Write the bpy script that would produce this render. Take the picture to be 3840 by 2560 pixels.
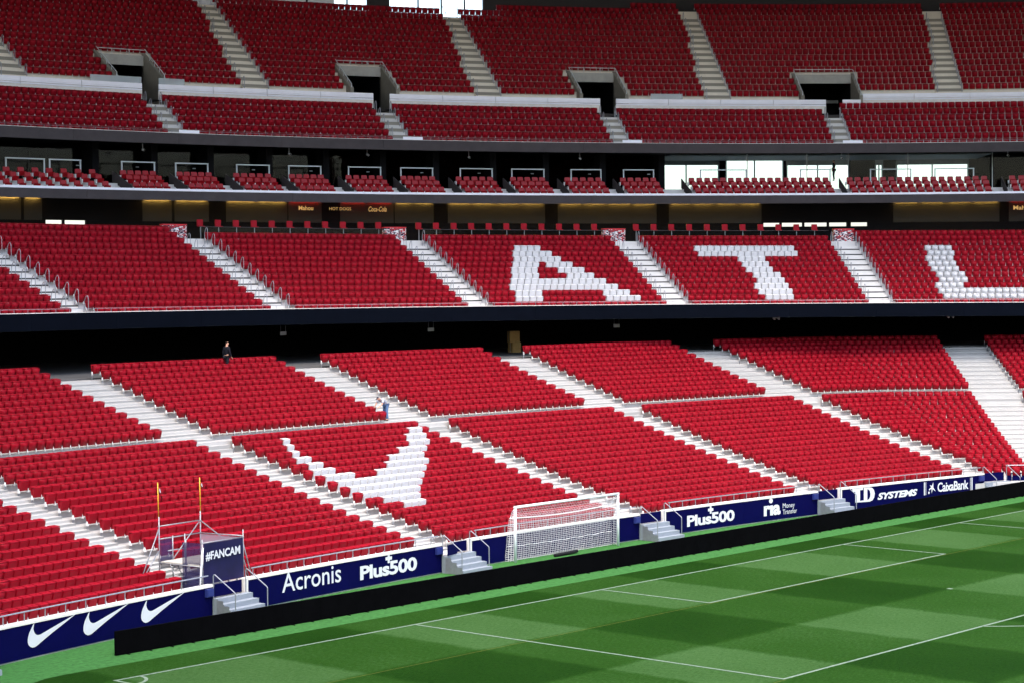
import bpy, math, random
import numpy as np
from mathutils import Vector, Matrix

# ---------------------------------------------------------------- scene, camera, light
for o in list(bpy.data.objects):
    bpy.data.objects.remove(o, do_unlink=True)
scene = bpy.context.scene
COL = scene.collection
rnd = random.Random(7)
R_ = math.radians

CAM = (-75.0355, -53.8347, 12.9426)
YAW, PITCH, ROLL = 0.843347, -0.031397, -0.008034
cam_d = bpy.data.cameras.new("camera")
cam_d.sensor_width = 36.0
cam_d.lens = 7750.595 / 3840 * 36.0
cam_d.clip_start = 0.5
cam_d.clip_end = 3000
cam = bpy.data.objects.new("camera", cam_d)
COL.objects.link(cam)
f_ = Vector((math.sin(YAW) * math.cos(PITCH), math.cos(YAW) * math.cos(PITCH), math.sin(PITCH)))
r_ = Vector((math.cos(YAW), -math.sin(YAW), 0))
u_ = r_.cross(f_)
rr = math.cos(ROLL) * r_ + math.sin(ROLL) * u_
uu = -math.sin(ROLL) * r_ + math.cos(ROLL) * u_
cam.matrix_world = Matrix(((rr.x, uu.x, -f_.x, CAM[0]), (rr.y, uu.y, -f_.y, CAM[1]), (rr.z, uu.z, -f_.z, CAM[2]), (0, 0, 0, 1)))
scene.camera = cam

SUN_EL, SUN_AZ = R_(66), R_(222)      # azimuth clockwise from +y
world = bpy.data.worlds.new("World")
scene.world = world
world.use_nodes = True
wn = world.node_tree
wn.nodes.clear()
sky = wn.nodes.new("ShaderNodeTexSky")
sky.sky_type = 'NISHITA'
sky.sun_disc = False
sky.sun_elevation = SUN_EL
sky.sun_rotation = SUN_AZ
sky.air_density = 1.0
sky.dust_density = 3.0
sky.ozone_density = 0.3
bg = wn.nodes.new("ShaderNodeBackground")
bg.inputs[1].default_value = 0.15
wo = wn.nodes.new("ShaderNodeOutputWorld")
wn.links.new(sky.outputs[0], bg.inputs[0])
wn.links.new(bg.outputs[0], wo.inputs[0])

sun_d = bpy.data.lights.new("sun", 'SUN')
sun_d.energy = 0.55
sun_d.angle = R_(50)
sun_d.color = (1.0, 0.93, 0.84)
sun = bpy.data.objects.new("sun", sun_d)
COL.objects.link(sun)
sd = Vector((math.sin(SUN_AZ) * math.cos(SUN_EL), math.cos(SUN_AZ) * math.cos(SUN_EL), math.sin(SUN_EL)))
sun.rotation_euler = (-sd).to_track_quat('-Z', 'Y').to_euler()

vs = scene.view_settings
vs.view_transform = 'Standard'
vs.look = 'None'
vs.exposure = 2.25
vs.gamma = 1.0
vs.use_curve_mapping = False
scene.cycles.max_bounces = 6
scene.cycles.diffuse_bounces = 4
scene.cycles.transparent_max_bounces = 12
scene.cycles.caustics_reflective = False
scene.cycles.caustics_refractive = False

# ---------------------------------------------------------------- materials
MATS = {}

def mat(name, col, rough=0.6, spec=0.5, var=0.0, scale=4.0, bump=0.0, bscale=40.0, island=0.0, metal=0.0, emit=None, stretch=None):
    m = bpy.data.materials.new(name)
    m.use_nodes = True
    nt = m.node_tree
    b = nt.nodes["Principled BSDF"]
    b.inputs["Roughness"].default_value = rough
    b.inputs["Specular IOR Level"].default_value = spec
    b.inputs["Metallic"].default_value = metal
    b.inputs["Base Color"].default_value = (*col, 1)
    if emit:
        b.inputs["Emission Color"].default_value = (*emit[0], 1)
        b.inputs["Emission Strength"].default_value = emit[1]
    geo = nt.nodes.new("ShaderNodeNewGeometry")
    cur = None
    if var > 0:
        mp = nt.nodes.new("ShaderNodeMapping")
        if stretch:
            mp.inputs["Scale"].default_value = stretch
        nt.links.new(geo.outputs["Position"], mp.inputs[0])
        n = nt.nodes.new("ShaderNodeTexNoise")
        n.inputs["Scale"].default_value = scale
        n.inputs["Detail"].default_value = 6
        n.inputs["Roughness"].default_value = 0.65
        nt.links.new(mp.outputs[0], n.inputs["Vector"])
        mr = nt.nodes.new("ShaderNodeMapRange")
        mr.inputs[1].default_value = 0.3
        mr.inputs[2].default_value = 0.7
        mr.inputs[3].default_value = 1 - var
        mr.inputs[4].default_value = 1 + var
        nt.links.new(n.outputs[0], mr.inputs[0])
        cur = mr.outputs[0]
    if island > 0:
        mr2 = nt.nodes.new("ShaderNodeMapRange")
        mr2.inputs[3].default_value = 1 - island
        mr2.inputs[4].default_value = 1 + island
        nt.links.new(geo.outputs["Random Per Island"], mr2.inputs[0])
        if cur is None:
            cur = mr2.outputs[0]
        else:
            mu = nt.nodes.new("ShaderNodeMath")
            mu.operation = 'MULTIPLY'
            nt.links.new(cur, mu.inputs[0])
            nt.links.new(mr2.outputs[0], mu.inputs[1])
            cur = mu.outputs[0]
    if cur is not None:
        vm = nt.nodes.new("ShaderNodeVectorMath")
        vm.operation = 'SCALE'
        vm.inputs[0].default_value = col
        nt.links.new(cur, vm.inputs["Scale"])
        nt.links.new(vm.outputs[0], b.inputs["Base Color"])
    if bump > 0:
        n2 = nt.nodes.new("ShaderNodeTexNoise")
        n2.inputs["Scale"].default_value = bscale
        n2.inputs["Detail"].default_value = 4
        nt.links.new(geo.outputs["Position"], n2.inputs["Vector"])
        bp = nt.nodes.new("ShaderNodeBump")
        bp.inputs["Strength"].default_value = bump
        bp.inputs["Distance"].default_value = 0.02
        nt.links.new(n2.outputs[0], bp.inputs["Height"])
        nt.links.new(bp.outputs[0], b.inputs["Normal"])
    MATS[name] = m
    return m

mat("red_plastic", (0.262, 0.0026, 0.0110), 0.45, 0.14, var=0.10, scale=1.5, island=0.10)
mat("red_tier", (0.36, 0.012, 0.020), 0.45, 0.45, var=0.10, scale=1.5, island=0.12)
mat("red_padded", (0.28, 0.003, 0.008), 0.4, 0.25, var=0.08, scale=3, island=0.10)
mat("white_plastic", (0.60, 0.60, 0.61), 0.4, 0.4, var=0.03, scale=3, island=0.04)
mat("bracket", (0.70, 0.69, 0.67), 0.45, 0.5)
mat("galv", (0.24, 0.25, 0.27), 0.4, 0.6, var=0.12, scale=6, metal=0.35)
mat("steel_rail", (0.27, 0.28, 0.31), 0.35, 0.6, var=0.08, scale=6, metal=0.4)
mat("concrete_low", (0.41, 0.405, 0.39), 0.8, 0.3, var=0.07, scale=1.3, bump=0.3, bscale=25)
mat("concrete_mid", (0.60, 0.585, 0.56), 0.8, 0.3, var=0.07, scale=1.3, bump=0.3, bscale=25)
mat("concrete_up", (0.72, 0.66, 0.56), 0.85, 0.3, var=0.07, scale=1.3, bump=0.3, bscale=25)  # beige cast of the upper tier's light put into the concrete colour
mat("concrete_grey", (0.36, 0.35, 0.32), 0.85, 0.3, var=0.12, scale=2.0, bump=0.3, bscale=25)
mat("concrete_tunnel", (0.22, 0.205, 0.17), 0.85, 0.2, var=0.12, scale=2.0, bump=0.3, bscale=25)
mat("step_line_up", (0.26, 0.24, 0.20), 0.85, 0.2)  # darker line across the front of upper-tier steps
mat("step_line_low", (0.30, 0.30, 0.29), 0.85, 0.2)  # darker line across the front of lower-tier steps
mat("coping", (0.72, 0.69, 0.64), 0.7, 0.3, var=0.10, scale=3)
mat("step_shadow", (0.05, 0.05, 0.05), 0.8, 0.3)  # shadow at each middle-tier step, put in as a dark strip
mat("navy", (0.0010, 0.0010, 0.040), 0.6, 0.05, var=0.10, scale=1.2)
mat("navy_box", (0.02, 0.03, 0.16), 0.4, 0.5, var=0.08)
mat("print_white", (0.62, 0.63, 0.66), 0.5, 0.4, var=0.02, scale=6)
mat("led_black", (0.0016, 0.0016, 0.0020), 0.9, 0.02, var=0.25, scale=1.5, island=0.2)
mat("fascia_grey", (0.060, 0.052, 0.054), 0.85, 0.15, var=0.12, scale=1.2, bump=0.3, bscale=12)
mat("fascia_navy", (0.0020, 0.0032, 0.0065), 0.9, 0.03, var=0.15, scale=1.2)
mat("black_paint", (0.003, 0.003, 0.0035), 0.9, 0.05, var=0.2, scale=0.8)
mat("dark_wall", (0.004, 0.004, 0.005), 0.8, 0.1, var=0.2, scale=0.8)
mat("back_grey", (0.045, 0.042, 0.042), 0.8, 0.1, var=0.1)
mat("lamplit_wall", (0.010, 0.0085, 0.003), 0.6, 0.4, var=0.15, scale=1.5)  # concourse wall under the lamps: their light put into a lighter olive
mat("dark_floor", (0.10, 0.10, 0.10), 0.7, 0.3, var=0.35, scale=1.2, stretch=(0.4, 4, 1))
mat("white_panel", (0.82, 0.82, 0.88), 0.45, 0.45, var=0.05, scale=1.0, island=0.08)
mat("white_metal", (0.80, 0.81, 0.83), 0.35, 0.5, var=0.03)
mat("stair_grey", (0.22, 0.25, 0.285), 0.7, 0.4, var=0.08, scale=5)
mat("net_white", (0.78, 0.78, 0.80), 0.7, 0.3)
mat("scaf_tube", (0.27, 0.28, 0.30), 0.35, 0.6, var=0.15, scale=8, metal=0.4)
mat("yellow_tube", (0.75, 0.42, 0.02), 0.45, 0.5, var=0.08)
mat("banner", (0.006, 0.004, 0.045), 0.55, 0.35, var=0.25, scale=1.6)
mat("black_cloth", (0.008, 0.008, 0.010), 0.8, 0.2)
mat("ply", (0.45, 0.42, 0.36), 0.8, 0.3, var=0.15)
mat("cardboard", (0.40, 0.25, 0.09), 0.85, 0.2, var=0.15, scale=8)
mat("skin", (0.50, 0.27, 0.18), 0.55, 0.4)
mat("hair", (0.02, 0.014, 0.010), 0.7, 0.3)
mat("tee_grey", (0.35, 0.38, 0.45), 0.85, 0.2, var=0.1, scale=10)
mat("jeans", (0.09, 0.16, 0.30), 0.85, 0.2, var=0.25, scale=12)
mat("cap_navy", (0.012, 0.014, 0.03), 0.8, 0.2)
mat("suit_black", (0.006, 0.007, 0.012), 0.8, 0.2)
mat("lamp_warm", (0.9, 0.7, 0.3), 0.5, 0.2, emit=((1.0, 0.60, 0.14), 55.0))
mat("lamp_red", (0.9, 0.1, 0.05), 0.5, 0.2, emit=((1.0, 0.03, 0.02), 28.0))
mat("sign_gold", (0.4, 0.25, 0.08), 0.5, 0.3, emit=((1.0, 0.62, 0.22), 0.10))
mat("paint_line", (0.15, 0.20, 0.15), 0.9, 0.1, var=0.30, scale=6, bump=0.5, bscale=90)
mat("paint_yellow", (0.07, 0.085, 0.012), 0.9, 0.1, var=0.3, scale=6)
mat("roof_skin", (0.55, 0.55, 0.55), 0.9, 0.2)
mat("frame_white", (0.55, 0.60, 0.60), 0.5, 0.4)
mat("ceil_grey", (0.30, 0.31, 0.31), 0.8, 0.2, var=0.1)
mat("far_stand", (0.16, 0.035, 0.04), 0.8, 0.2, var=0.3, scale=0.3)
mat("wrap_red", (0.50, 0.012, 0.02), 0.5, 0.4)

# patterned wrap (white and dark dashes on red)
m = mat("wrap_pattern", (0.4, 0.01, 0.02), 0.5, 0.4)
nt = m.node_tree
gq = nt.nodes.new("ShaderNodeTexCoord")
ck = nt.nodes.new("ShaderNodeTexVoronoi")
ck.inputs["Scale"].default_value = 11
mpw = nt.nodes.new("ShaderNodeMapping")
mpw.inputs["Rotation"].default_value = (0.5, 0.6, 0.5)
mpw.inputs["Scale"].default_value = (0.8, 0.8, 2.0)
cr = nt.nodes.new("ShaderNodeValToRGB")
cr.color_ramp.interpolation = 'CONSTANT'
cr.color_ramp.elements[0].position = 0.0
cr.color_ramp.elements[0].color = (0.01, 0.01, 0.03, 1)
e = cr.color_ramp.elements.new(0.38)
e.color = (0.7, 0.68, 0.66, 1)
e = cr.color_ramp.elements.new(0.62)
e.color = (0.42, 0.012, 0.02, 1)
cr.color_ramp.elements[3].position = 0.999
cr.color_ramp.elements[3].color = (0.42, 0.012, 0.02, 1)
spx = nt.nodes.new("ShaderNodeSeparateColor")
nt.links.new(gq.outputs["Object"], mpw.inputs[0])
nt.links.new(mpw.outputs[0], ck.inputs["Vector"])
nt.links.new(ck.outputs["Color"], spx.inputs[0])
nt.links.new(spx.outputs[0], cr.inputs[0])
nt.links.new(cr.outputs[0], nt.nodes["Principled BSDF"].inputs["Base Color"])

# glass: mostly clear, mirrors a little at grazing angles
def glass(name, tint, refl=1.0):
    m = bpy.data.materials.new(name)
    m.use_nodes = True
    nt = m.node_tree
    nt.nodes.clear()
    out = nt.nodes.new("ShaderNodeOutputMaterial")
    tr = nt.nodes.new("ShaderNodeBsdfTransparent")
    tr.inputs[0].default_value = (*tint, 1)
    gl = nt.nodes.new("ShaderNodeBsdfGlossy")
    gl.inputs["Roughness"].default_value = 0.03
    fr = nt.nodes.new("ShaderNodeFresnel")
    fr.inputs[0].default_value = 1.45
    mx = nt.nodes.new("ShaderNodeMixShader")
    fm = nt.nodes.new("ShaderNodeMath"); fm.operation = 'MULTIPLY'; fm.inputs[1].default_value = refl
    nt.links.new(fr.outputs[0], fm.inputs[0])
    nt.links.new(fm.outputs[0], mx.inputs[0])
    nt.links.new(tr.outputs[0], mx.inputs[1])
    nt.links.new(gl.outputs[0], mx.inputs[2])
    nt.links.new(mx.outputs[0], out.inputs[0])
    MATS[name] = m
    return m
glass("glass_clear", (0.93, 0.96, 0.95))
glass("glass_suite", (0.90, 0.95, 0.95), 0.15)

# fine banner mesh: partly see-through
def meshcloth(name, col, hole):
    m = mat(name, col, 0.6, 0.3)
    nt = m.node_tree
    b = nt.nodes["Principled BSDF"]
    out = nt.nodes["Material Output"]
    tr = nt.nodes.new("ShaderNodeBsdfTransparent")
    mx = nt.nodes.new("ShaderNodeMixShader")
    mx.inputs[0].default_value = hole
    nt.links.new(b.outputs[0], mx.inputs[1])
    nt.links.new(tr.outputs[0], mx.inputs[2])
    nt.links.new(mx.outputs[0], out.inputs[0])
meshcloth("mesh_cloth", (0.018, 0.014, 0.075), 0.25)
meshcloth("pale_reflection", (0.50, 0.56, 0.58), 0.45)  # clear glass screens: bright reflections put into a pale colour
meshcloth("mesh_cloth_pale", (0.30, 0.27, 0.34), 0.35)

# translucent roof membrane
m = mat("membrane", (0.35, 0.35, 0.35), 0.9, 0.1)
nt = m.node_tree
tl = nt.nodes.new("ShaderNodeBsdfTranslucent")
tl.inputs[0].default_value = (0.8, 0.8, 0.8, 1)
mx = nt.nodes.new("ShaderNodeMixShader")
mx.inputs[0].default_value = 0.03
nt.links.new(nt.nodes["Principled BSDF"].outputs[0], mx.inputs[1])
nt.links.new(tl.outputs[0], mx.inputs[2])
nt.links.new(mx.outputs[0], nt.nodes["Material Output"].inputs[0])

def grass_material():
    m = bpy.data.materials.new("mown_grass")
    m.use_nodes = True
    nt = m.node_tree
    N = nt.nodes.new
    L = nt.links.new
    b = nt.nodes["Principled BSDF"]
    b.inputs["Roughness"].default_value = 0.85
    b.inputs["Specular IOR Level"].default_value = 0.03
    geo = N("ShaderNodeNewGeometry")
    # wobble the mowing edges a little
    nz = N("ShaderNodeTexNoise"); nz.inputs["Scale"].default_value = 0.9; nz.inputs["Detail"].default_value = 5
    L(geo.outputs["Position"], nz.inputs["Vector"])
    vs_ = N("ShaderNodeVectorMath"); vs_.operation = 'SUBTRACT'; vs_.inputs[1].default_value = (0.5, 0.5, 0.5)
    L(nz.outputs["Color"], vs_.inputs[0])
    va = N("ShaderNodeVectorMath"); va.operation = 'MULTIPLY_ADD'; va.inputs[1].default_value = (0.5, 0.5, 0)
    L(vs_.outputs[0], va.inputs[0]); L(geo.outputs["Position"], va.inputs[2])
    sp = N("ShaderNodeSeparateXYZ"); L(va.outputs[0], sp.inputs[0])
    def band(sock, period, off):
        a = N("ShaderNodeMath"); a.operation = 'MULTIPLY_ADD'; a.inputs[1].default_value = 2 * math.pi / period; a.inputs[2].default_value = off
        L(sock, a.inputs[0])
        s = N("ShaderNodeMath"); s.operation = 'SINE'; L(a.outputs[0], s.inputs[0])
        q = N("ShaderNodeMapRange"); q.inputs[1].default_value = -0.10; q.inputs[2].default_value = 0.10; q.inputs[3].default_value = -1; q.inputs[4].default_value = 1
        L(s.outputs[0], q.inputs[0])
        return q.outputs[0]
    bx = band(sp.outputs[0], 11.2, 0.0)      # >0 for x in (0,5.6): light columns
    by = band(sp.outputs[1], 11.0, math.pi)  # light bands y in (-5.5,0)
    t1 = N("ShaderNodeMath"); t1.operation = 'MULTIPLY_ADD'; t1.inputs[1].default_value = 0.15
    L(bx, t1.inputs[0])
    t2 = N("ShaderNodeMath"); t2.operation = 'MULTIPLY_ADD'; t2.inputs[1].default_value = 0.17; t2.inputs[2].default_value = 0.5
    L(by, t2.inputs[0]); L(t2.outputs[0], t1.inputs[2])
    # fine blades, large patches
    mp = N("ShaderNodeMapping"); mp.inputs["Scale"].default_value = (5, 11, 1)
    mp.inputs["Rotation"].default_value = (0, 0, 0.7)
    L(geo.outputs["Position"], mp.inputs[0])
    n1 = N("ShaderNodeTexNoise"); n1.inputs["Scale"].default_value = 1.0; n1.inputs["Detail"].default_value = 8; n1.inputs["Roughness"].default_value = 0.75
    L(mp.outputs[0], n1.inputs["Vector"])
    n2 = N("ShaderNodeTexNoise"); n2.inputs["Scale"].default_value = 0.22; n2.inputs["Detail"].default_value = 6
    L(geo.outputs["Position"], n2.inputs["Vector"])
    a1 = N("ShaderNodeMath"); a1.operation = 'MULTIPLY_ADD'; a1.inputs[1].default_value = 1.5
    s1 = N("ShaderNodeMath"); s1.operation = 'SUBTRACT'; s1.inputs[1].default_value = 0.5
    L(n1.outputs[0], s1.inputs[0]); L(s1.outputs[0], a1.inputs[0]); L(t1.outputs[0], a1.inputs[2])
    a2 = N("ShaderNodeMath"); a2.operation = 'MULTIPLY_ADD'; a2.inputs[1].default_value = 0.35
    s2 = N("ShaderNodeMath"); s2.operation = 'SUBTRACT'; s2.inputs[1].default_value = 0.5
    L(n2.outputs[0], s2.inputs[0]); L(s2.outputs[0], a2.inputs[0]); L(a1.outputs[0], a2.inputs[2])
    r = N("ShaderNodeValToRGB")
    r.color_ramp.elements[0].position = 0.0; r.color_ramp.elements[0].color = (0.0030, 0.0190, 0.0005, 1)
    r.color_ramp.elements[1].position = 1.0; r.color_ramp.elements[1].color = (0.042, 0.094, 0.028, 1)
    e = r.color_ramp.elements.new(0.5); e.color = (0.0125, 0.045, 0.0045, 1)
    L(a2.outputs[0], r.inputs[0]); L(r.outputs[0], b.inputs["Base Color"])
    bp = N("ShaderNodeBump"); bp.inputs["Strength"].default_value = 0.6; bp.inputs["Distance"].default_value = 0.03
    L(n1.outputs[0], bp.inputs["Height"]); L(bp.outputs[0], b.inputs["Normal"])
    MATS["mown_grass"] = m
grass_material()
mat("turf_carpet", (0.038, 0.125, 0.033), 0.9, 0.03, var=0.30, scale=5.0, bump=0.4, bscale=60)

# ---------------------------------------------------------------- mesh builder
class MB:
    def __init__(self):
        self.v = []; self.f = []; self.m = []
    def add(self, vs_, fs, mi=0):
        o = len(self.v)
        self.v += [tuple(p) for p in vs_]
        self.f += [tuple(o + i for i in q) for q in fs]
        self.m += [mi] * len(fs)
        return self
    def box(self, x0, x1, y0, y1, z0, z1, mi=0):
        vs_ = [(x0, y0, z0), (x1, y0, z0), (x1, y1, z0), (x0, y1, z0), (x0, y0, z1), (x1, y0, z1), (x1, y1, z1), (x0, y1, z1)]
        return self.add(vs_, [(0, 3, 2, 1), (4, 5, 6, 7), (0, 1, 5, 4), (1, 2, 6, 5), (2, 3, 7, 6), (3, 0, 4, 7)], mi)
    def hexa(self, b, t, mi=0):
        "b, t: four bottom and four top corners, counter-clockwise"
        return self.add(list(b) + list(t), [(0, 3, 2, 1), (4, 5, 6, 7), (0, 1, 5, 4), (1, 2, 6, 5), (2, 3, 7, 6), (3, 0, 4, 7)], mi)
    def tube(self, pts, r, n=6, mi=0, cap=True):
        pts = [Vector(p) for p in pts]
        rings = []
        prev = None
        for i, p in enumerate(pts):
            a = pts[max(i - 1, 0)]; c = pts[min(i + 1, len(pts) - 1)]
            t = (c - a)
            if t.length < 1e-9:
                t = Vector((0, 0, 1))
            t.normalize()
            if prev is None:
                up = Vector((0, 0, 1)) if abs(t.z) < 0.9 else Vector((1, 0, 0))
                x = t.cross(up).normalized()
            else:
                x = (prev - t * prev.dot(t))
                if x.length < 1e-6:
                    x = t.orthogonal()
                x.normalize()
            prev = x
            y = t.cross(x)
            rings.append([p + x * (r * math.cos(2 * math.pi * k / n)) + y * (r * math.sin(2 * math.pi * k / n)) for k in range(n)])
        vs_ = [q for g in rings for q in g]
        fs = []
        for i in range(len(rings) - 1):
            for k in range(n):
                fs.append((i * n + k, i * n + (k + 1) % n, (i + 1) * n + (k + 1) % n, (i + 1) * n + k))
        if cap:
            fs.append(tuple(range(n))[::-1])
            fs.append(tuple((len(rings) - 1) * n + k for k in range(n)))
        return self.add(vs_, fs, mi)
    def grid(self, rows, mi=0, flip=False):
        "rows: list of equal-length point lists"
        n = len(rows[0])
        vs_ = [p for r in rows for p in r]
        fs = []
        for i in range(len(rows) - 1):
            for k in range(n - 1):
                q = (i * n + k, i * n + k + 1, (i + 1) * n + k + 1, (i + 1) * n + k)
                fs.append(q[::-1] if flip else q)
        return self.add(vs_, fs, mi)
    def mesh(self, name, mats):
        me = bpy.data.meshes.new(name)
        me.from_pydata(self.v, [], self.f)
        for a in mats:
            me.materials.append(MATS[a])
        if len(mats) > 1:
            me.polygons.foreach_set("material_index", self.m)
        me.update()
        return me
    def build(self, name, mats, parent=None, smooth=False):
        if isinstance(mats, str):
            mats = [mats]
        me = self.mesh(name, mats)
        if smooth:
            me.polygons.foreach_set("use_smooth", [True] * len(me.polygons))
        return link(name, me, parent)

def link(name, data, parent=None, loc=None, rz=None):
    o = bpy.data.objects.new(name, data)
    COL.objects.link(o)
    if parent is not None:
        o.parent = parent
    if loc is not None:
        o.location = loc
    if rz is not None:
        o.rotation_euler = (0, 0, rz)
    return o

def tag(o, label=None, cat=None, group=None, kind=None):
    if label: o["label"] = label
    if cat: o["category"] = cat
    if group: o["group"] = group
    if kind: o["kind"] = kind
    return o

def thing(name, label, cat, loc=(0, 0, 0), rz=0.0, group=None, kind=None):
    o = link(name, None, None, loc, rz)
    o.empty_display_size = 0.2
    return tag(o, label, cat, group, kind)

ORD = ["zeroth", "first", "second", "third", "fourth", "fifth", "sixth", "seventh", "eighth", "ninth", "tenth", "eleventh", "twelfth"]
def nth(n):
    if n < len(ORD): return ORD[n]
    return "%d%s" % (n, "th" if 10 <= n % 100 <= 20 else {1: "st", 2: "nd", 3: "rd"}.get(n % 10, "th"))

# ---------------------------------------------------------------- plan of the stand
R0 = 167.7
C0 = (0.0, 8.811 - R0)
AB, AC = R_(23.5), R_(47.0)
NB, TB = (math.sin(AB), math.cos(AB)), (math.cos(AB), -math.sin(AB))
NC, TC = (math.sin(AC), math.cos(AC)), (math.cos(AC), -math.sin(AC))
CB, CC = 17.75, 27.6

def arc(s, d):
    th = s / R0
    return (C0[0] + (R0 + d) * math.sin(th), C0[1] + (R0 + d) * math.cos(th))
def pB(t, d):
    return (NB[0] * (CB + d) + TB[0] * t, NB[1] * (CB + d) + TB[1] * t)
def pC(t, d):
    return (NC[0] * (CC + d) + TC[0] * t, NC[1] * (CC + d) + TC[1] * t)
def arc_end(d):
    D = CB + d - (NB[0] * C0[0] + NB[1] * C0[1])
    return (AB - math.acos(min(1, D / (R0 + d)))) * R0
def kink(d):
    det = NB[0] * NC[1] - NB[1] * NC[0]
    x = ((CB + d) * NC[1] - NB[1] * (CC + d)) / det
    y = (NB[0] * (CC + d) - NC[0] * (CB + d)) / det
    return (x, y)
def tB_of(p): return TB[0] * p[0] + TB[1] * p[1]
def tC_of(p): return TC[0] * p[0] + TC[1] * p[1]

def low_path(d, s0=-54.0, t1=46.0, n=44):
    e = arc_end(d)
    pts = [arc(s0 + (e - s0) * i / n, d) for i in range(n + 1)]
    k = kink(d)
    a = pts[-1]
    pts += [((a[0] + k[0]) / 2, (a[1] + k[1]) / 2), k]
    t0 = tC_of(k)
    pts += [pC(t0 + (t1 - t0) * i / 4, d) for i in range(1, 5)]
    return pts

CY = -31.93
def pol(phi, R):
    a = R_(phi)
    return (R * math.sin(a), CY + R * math.cos(a))

def sweep_low(mb, prof, mi=0):
    mb.grid([[(x, y, z) for (x, y) in low_path(d)] for (d, z) in prof], mi, flip=True)
def sweep_pol(mb, prof, p0, p1, n=None, dz=None, mi=0):
    n = n or max(2, int(abs(p1 - p0) / 0.9))
    rows = []
    for (R, z) in prof:
        row = []
        for i in range(n + 1):
            ph = p0 + (p1 - p0) * i / n
            x, y = pol(ph, R)
            row.append((x, y, z + (dz(ph) if dz else 0)))
        rows.append(row)
    mb.grid(rows, mi, flip=True)

# row tables --------------------------------------------------------------------
SEAT_H = 0.80
def low_row(i):
    if i < 18:
        return 1.35 + 0.812 * i, 1.525 + 0.1855 * i + 0.0019 * i * i
    j = i - 18
    return 16.14 + 0.812 * j, 5.80 + 0.235 * j + 0.0015 * j * j
def mid_row(k):
    if k == 0: return 70.40, 11.30
    return 71.21 + 0.815 * (k - 1), 11.65 + 0.379 * (k - 1)
def u1_row(k): return 94.22 + 0.775 * k, 23.50 + 0.553 * k
def u2_row(k): return 100.0 + 0.81 * k, 27.92 + 0.577 * k
def dz_mid(ph): return -0.005 * (ph - 20)
def dz_up(ph): return 0.003 * (ph - 25)

# ---------------------------------------------------------------- lettering (built first, while the scene is small)
def text_flat(body, bold=0.0, shear=0.0, space=1.0):
    c = bpy.data.curves.new("text_tmp", 'FONT')
    c.body = body
    c.size = 1.0
    c.offset = bold
    c.shear = shear
    c.space_character = space
    c.resolution_u = 3
    o = bpy.data.objects.new("text_tmp", c)
    COL.objects.link(o)
    dg = bpy.context.evaluated_depsgraph_get()
    me = o.evaluated_get(dg).to_mesh()
    vs_ = [tuple(v.co) for v in me.vertices]
    fs = [tuple(p.vertices) for p in me.polygons]
    o.evaluated_get(dg).to_mesh_clear()
    bpy.data.objects.remove(o)
    bpy.data.curves.remove(c)
    xs = [v[0] for v in vs_]; ys = [v[1] for v in vs_]
    x0, x1, y0, y1 = min(xs), max(xs), min(ys), max(ys)
    vs_ = [((v[0] - x0) / (x1 - x0), (v[1] - y0) / (y1 - y0)) for v in vs_]
    return vs_, fs
def fit_text(body, s0, s1, z0, z1, bold=0.0, shear=0.0, space=1.0):
    vs_, fs = text_flat(body, bold, shear, space)
    return [(s0 + (s1 - s0) * a, z0 + (z1 - z0) * b) for a, b in vs_], fs
def fill_poly(pts):
    "triangulate an outline by ear clipping"
    idx = list(range(len(pts)))
    area = sum(pts[i][0] * pts[(i + 1) % len(pts)][1] - pts[(i + 1) % len(pts)][0] * pts[i][1] for i in idx)
    if area < 0: idx.reverse()
    tris = []
    def cr(a, b, c): return (pts[b][0] - pts[a][0]) * (pts[c][1] - pts[a][1]) - (pts[b][1] - pts[a][1]) * (pts[c][0] - pts[a][0])
    guard = 0
    while len(idx) > 3 and guard < 2000:
        guard += 1
        for k in range(len(idx)):
            a, b, c = idx[k - 1], idx[k], idx[(k + 1) % len(idx)]
            if cr(a, b, c) <= 1e-12: continue
            if any(cr(a, b, q) > 0 and cr(b, c, q) > 0 and cr(c, a, q) > 0 for q in idx if q not in (a, b, c)): continue
            tris.append((a, b, c)); idx.pop(k); break
        else:
            break
    if len(idx) == 3: tris.append(tuple(idx))
    return list(pts), tris
def ellipse(cx, cz, rx, rz, n=20):
    return [(cx + rx * math.cos(2 * math.pi * i / n), cz + rz * math.sin(2 * math.pi * i / n)) for i in range(n)]
def rect(a, b, c, d): return [(a, c), (b, c), (b, d), (a, d)]

SWOOSH = [(0, 1.2), (-.03, 1.1), (-.05, 1.01), (-.02, .91), (.03, .83), (.10, .78), (.18, .76), (.27, .76), (.40, .79), (2.14, 1.24), (1.35, .92), (.87, .73), (.50, .57), (.23, .45), (.09, .39), (-.01, .37), (-.11, .37), (-.21, .41), (-.29, .48), (-.33, .57), (-.33, .68), (-.30, .79), (-.25, .90), (-.16, 1.02), (-.08, 1.13)]
PRINTS = {}   # wall index -> list of (verts in (s,z), faces)
PRINTS[-2] = [fill_poly([(s + dx, z) for s, z in SWOOSH]) for dx in (-33.47, -30.70, -27.68)]
def plus500(s0, s1, z0, zt, ps, pz):
    out = [fit_text("Plus500", s0, s1, z0, zt, bold=0.035, space=0.95)]
    w, h, q = 0.21, 0.20, 0.07
    out.append(fill_poly([(ps - q, pz - h), (ps + q, pz - h), (ps + q, pz - q), (ps + w, pz - q), (ps + w, pz + q), (ps + q, pz + q), (ps + q, pz + h), (ps - q, pz + h), (ps - q, pz + q), (ps - w, pz + q), (ps - w, pz - q), (ps - q, pz - q)]))
    return out
PRINTS[-1] = [fit_text("Acronis", -20.0, -16.37, 0.43, 1.20, bold=0.006)] + plus500(-15.16, -11.45, 0.33, 0.93, -13.31, 1.05)
PRINTS[1] = plus500(8.2, 11.98, 0.29, 0.87, 10.07, 1.01)
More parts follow.
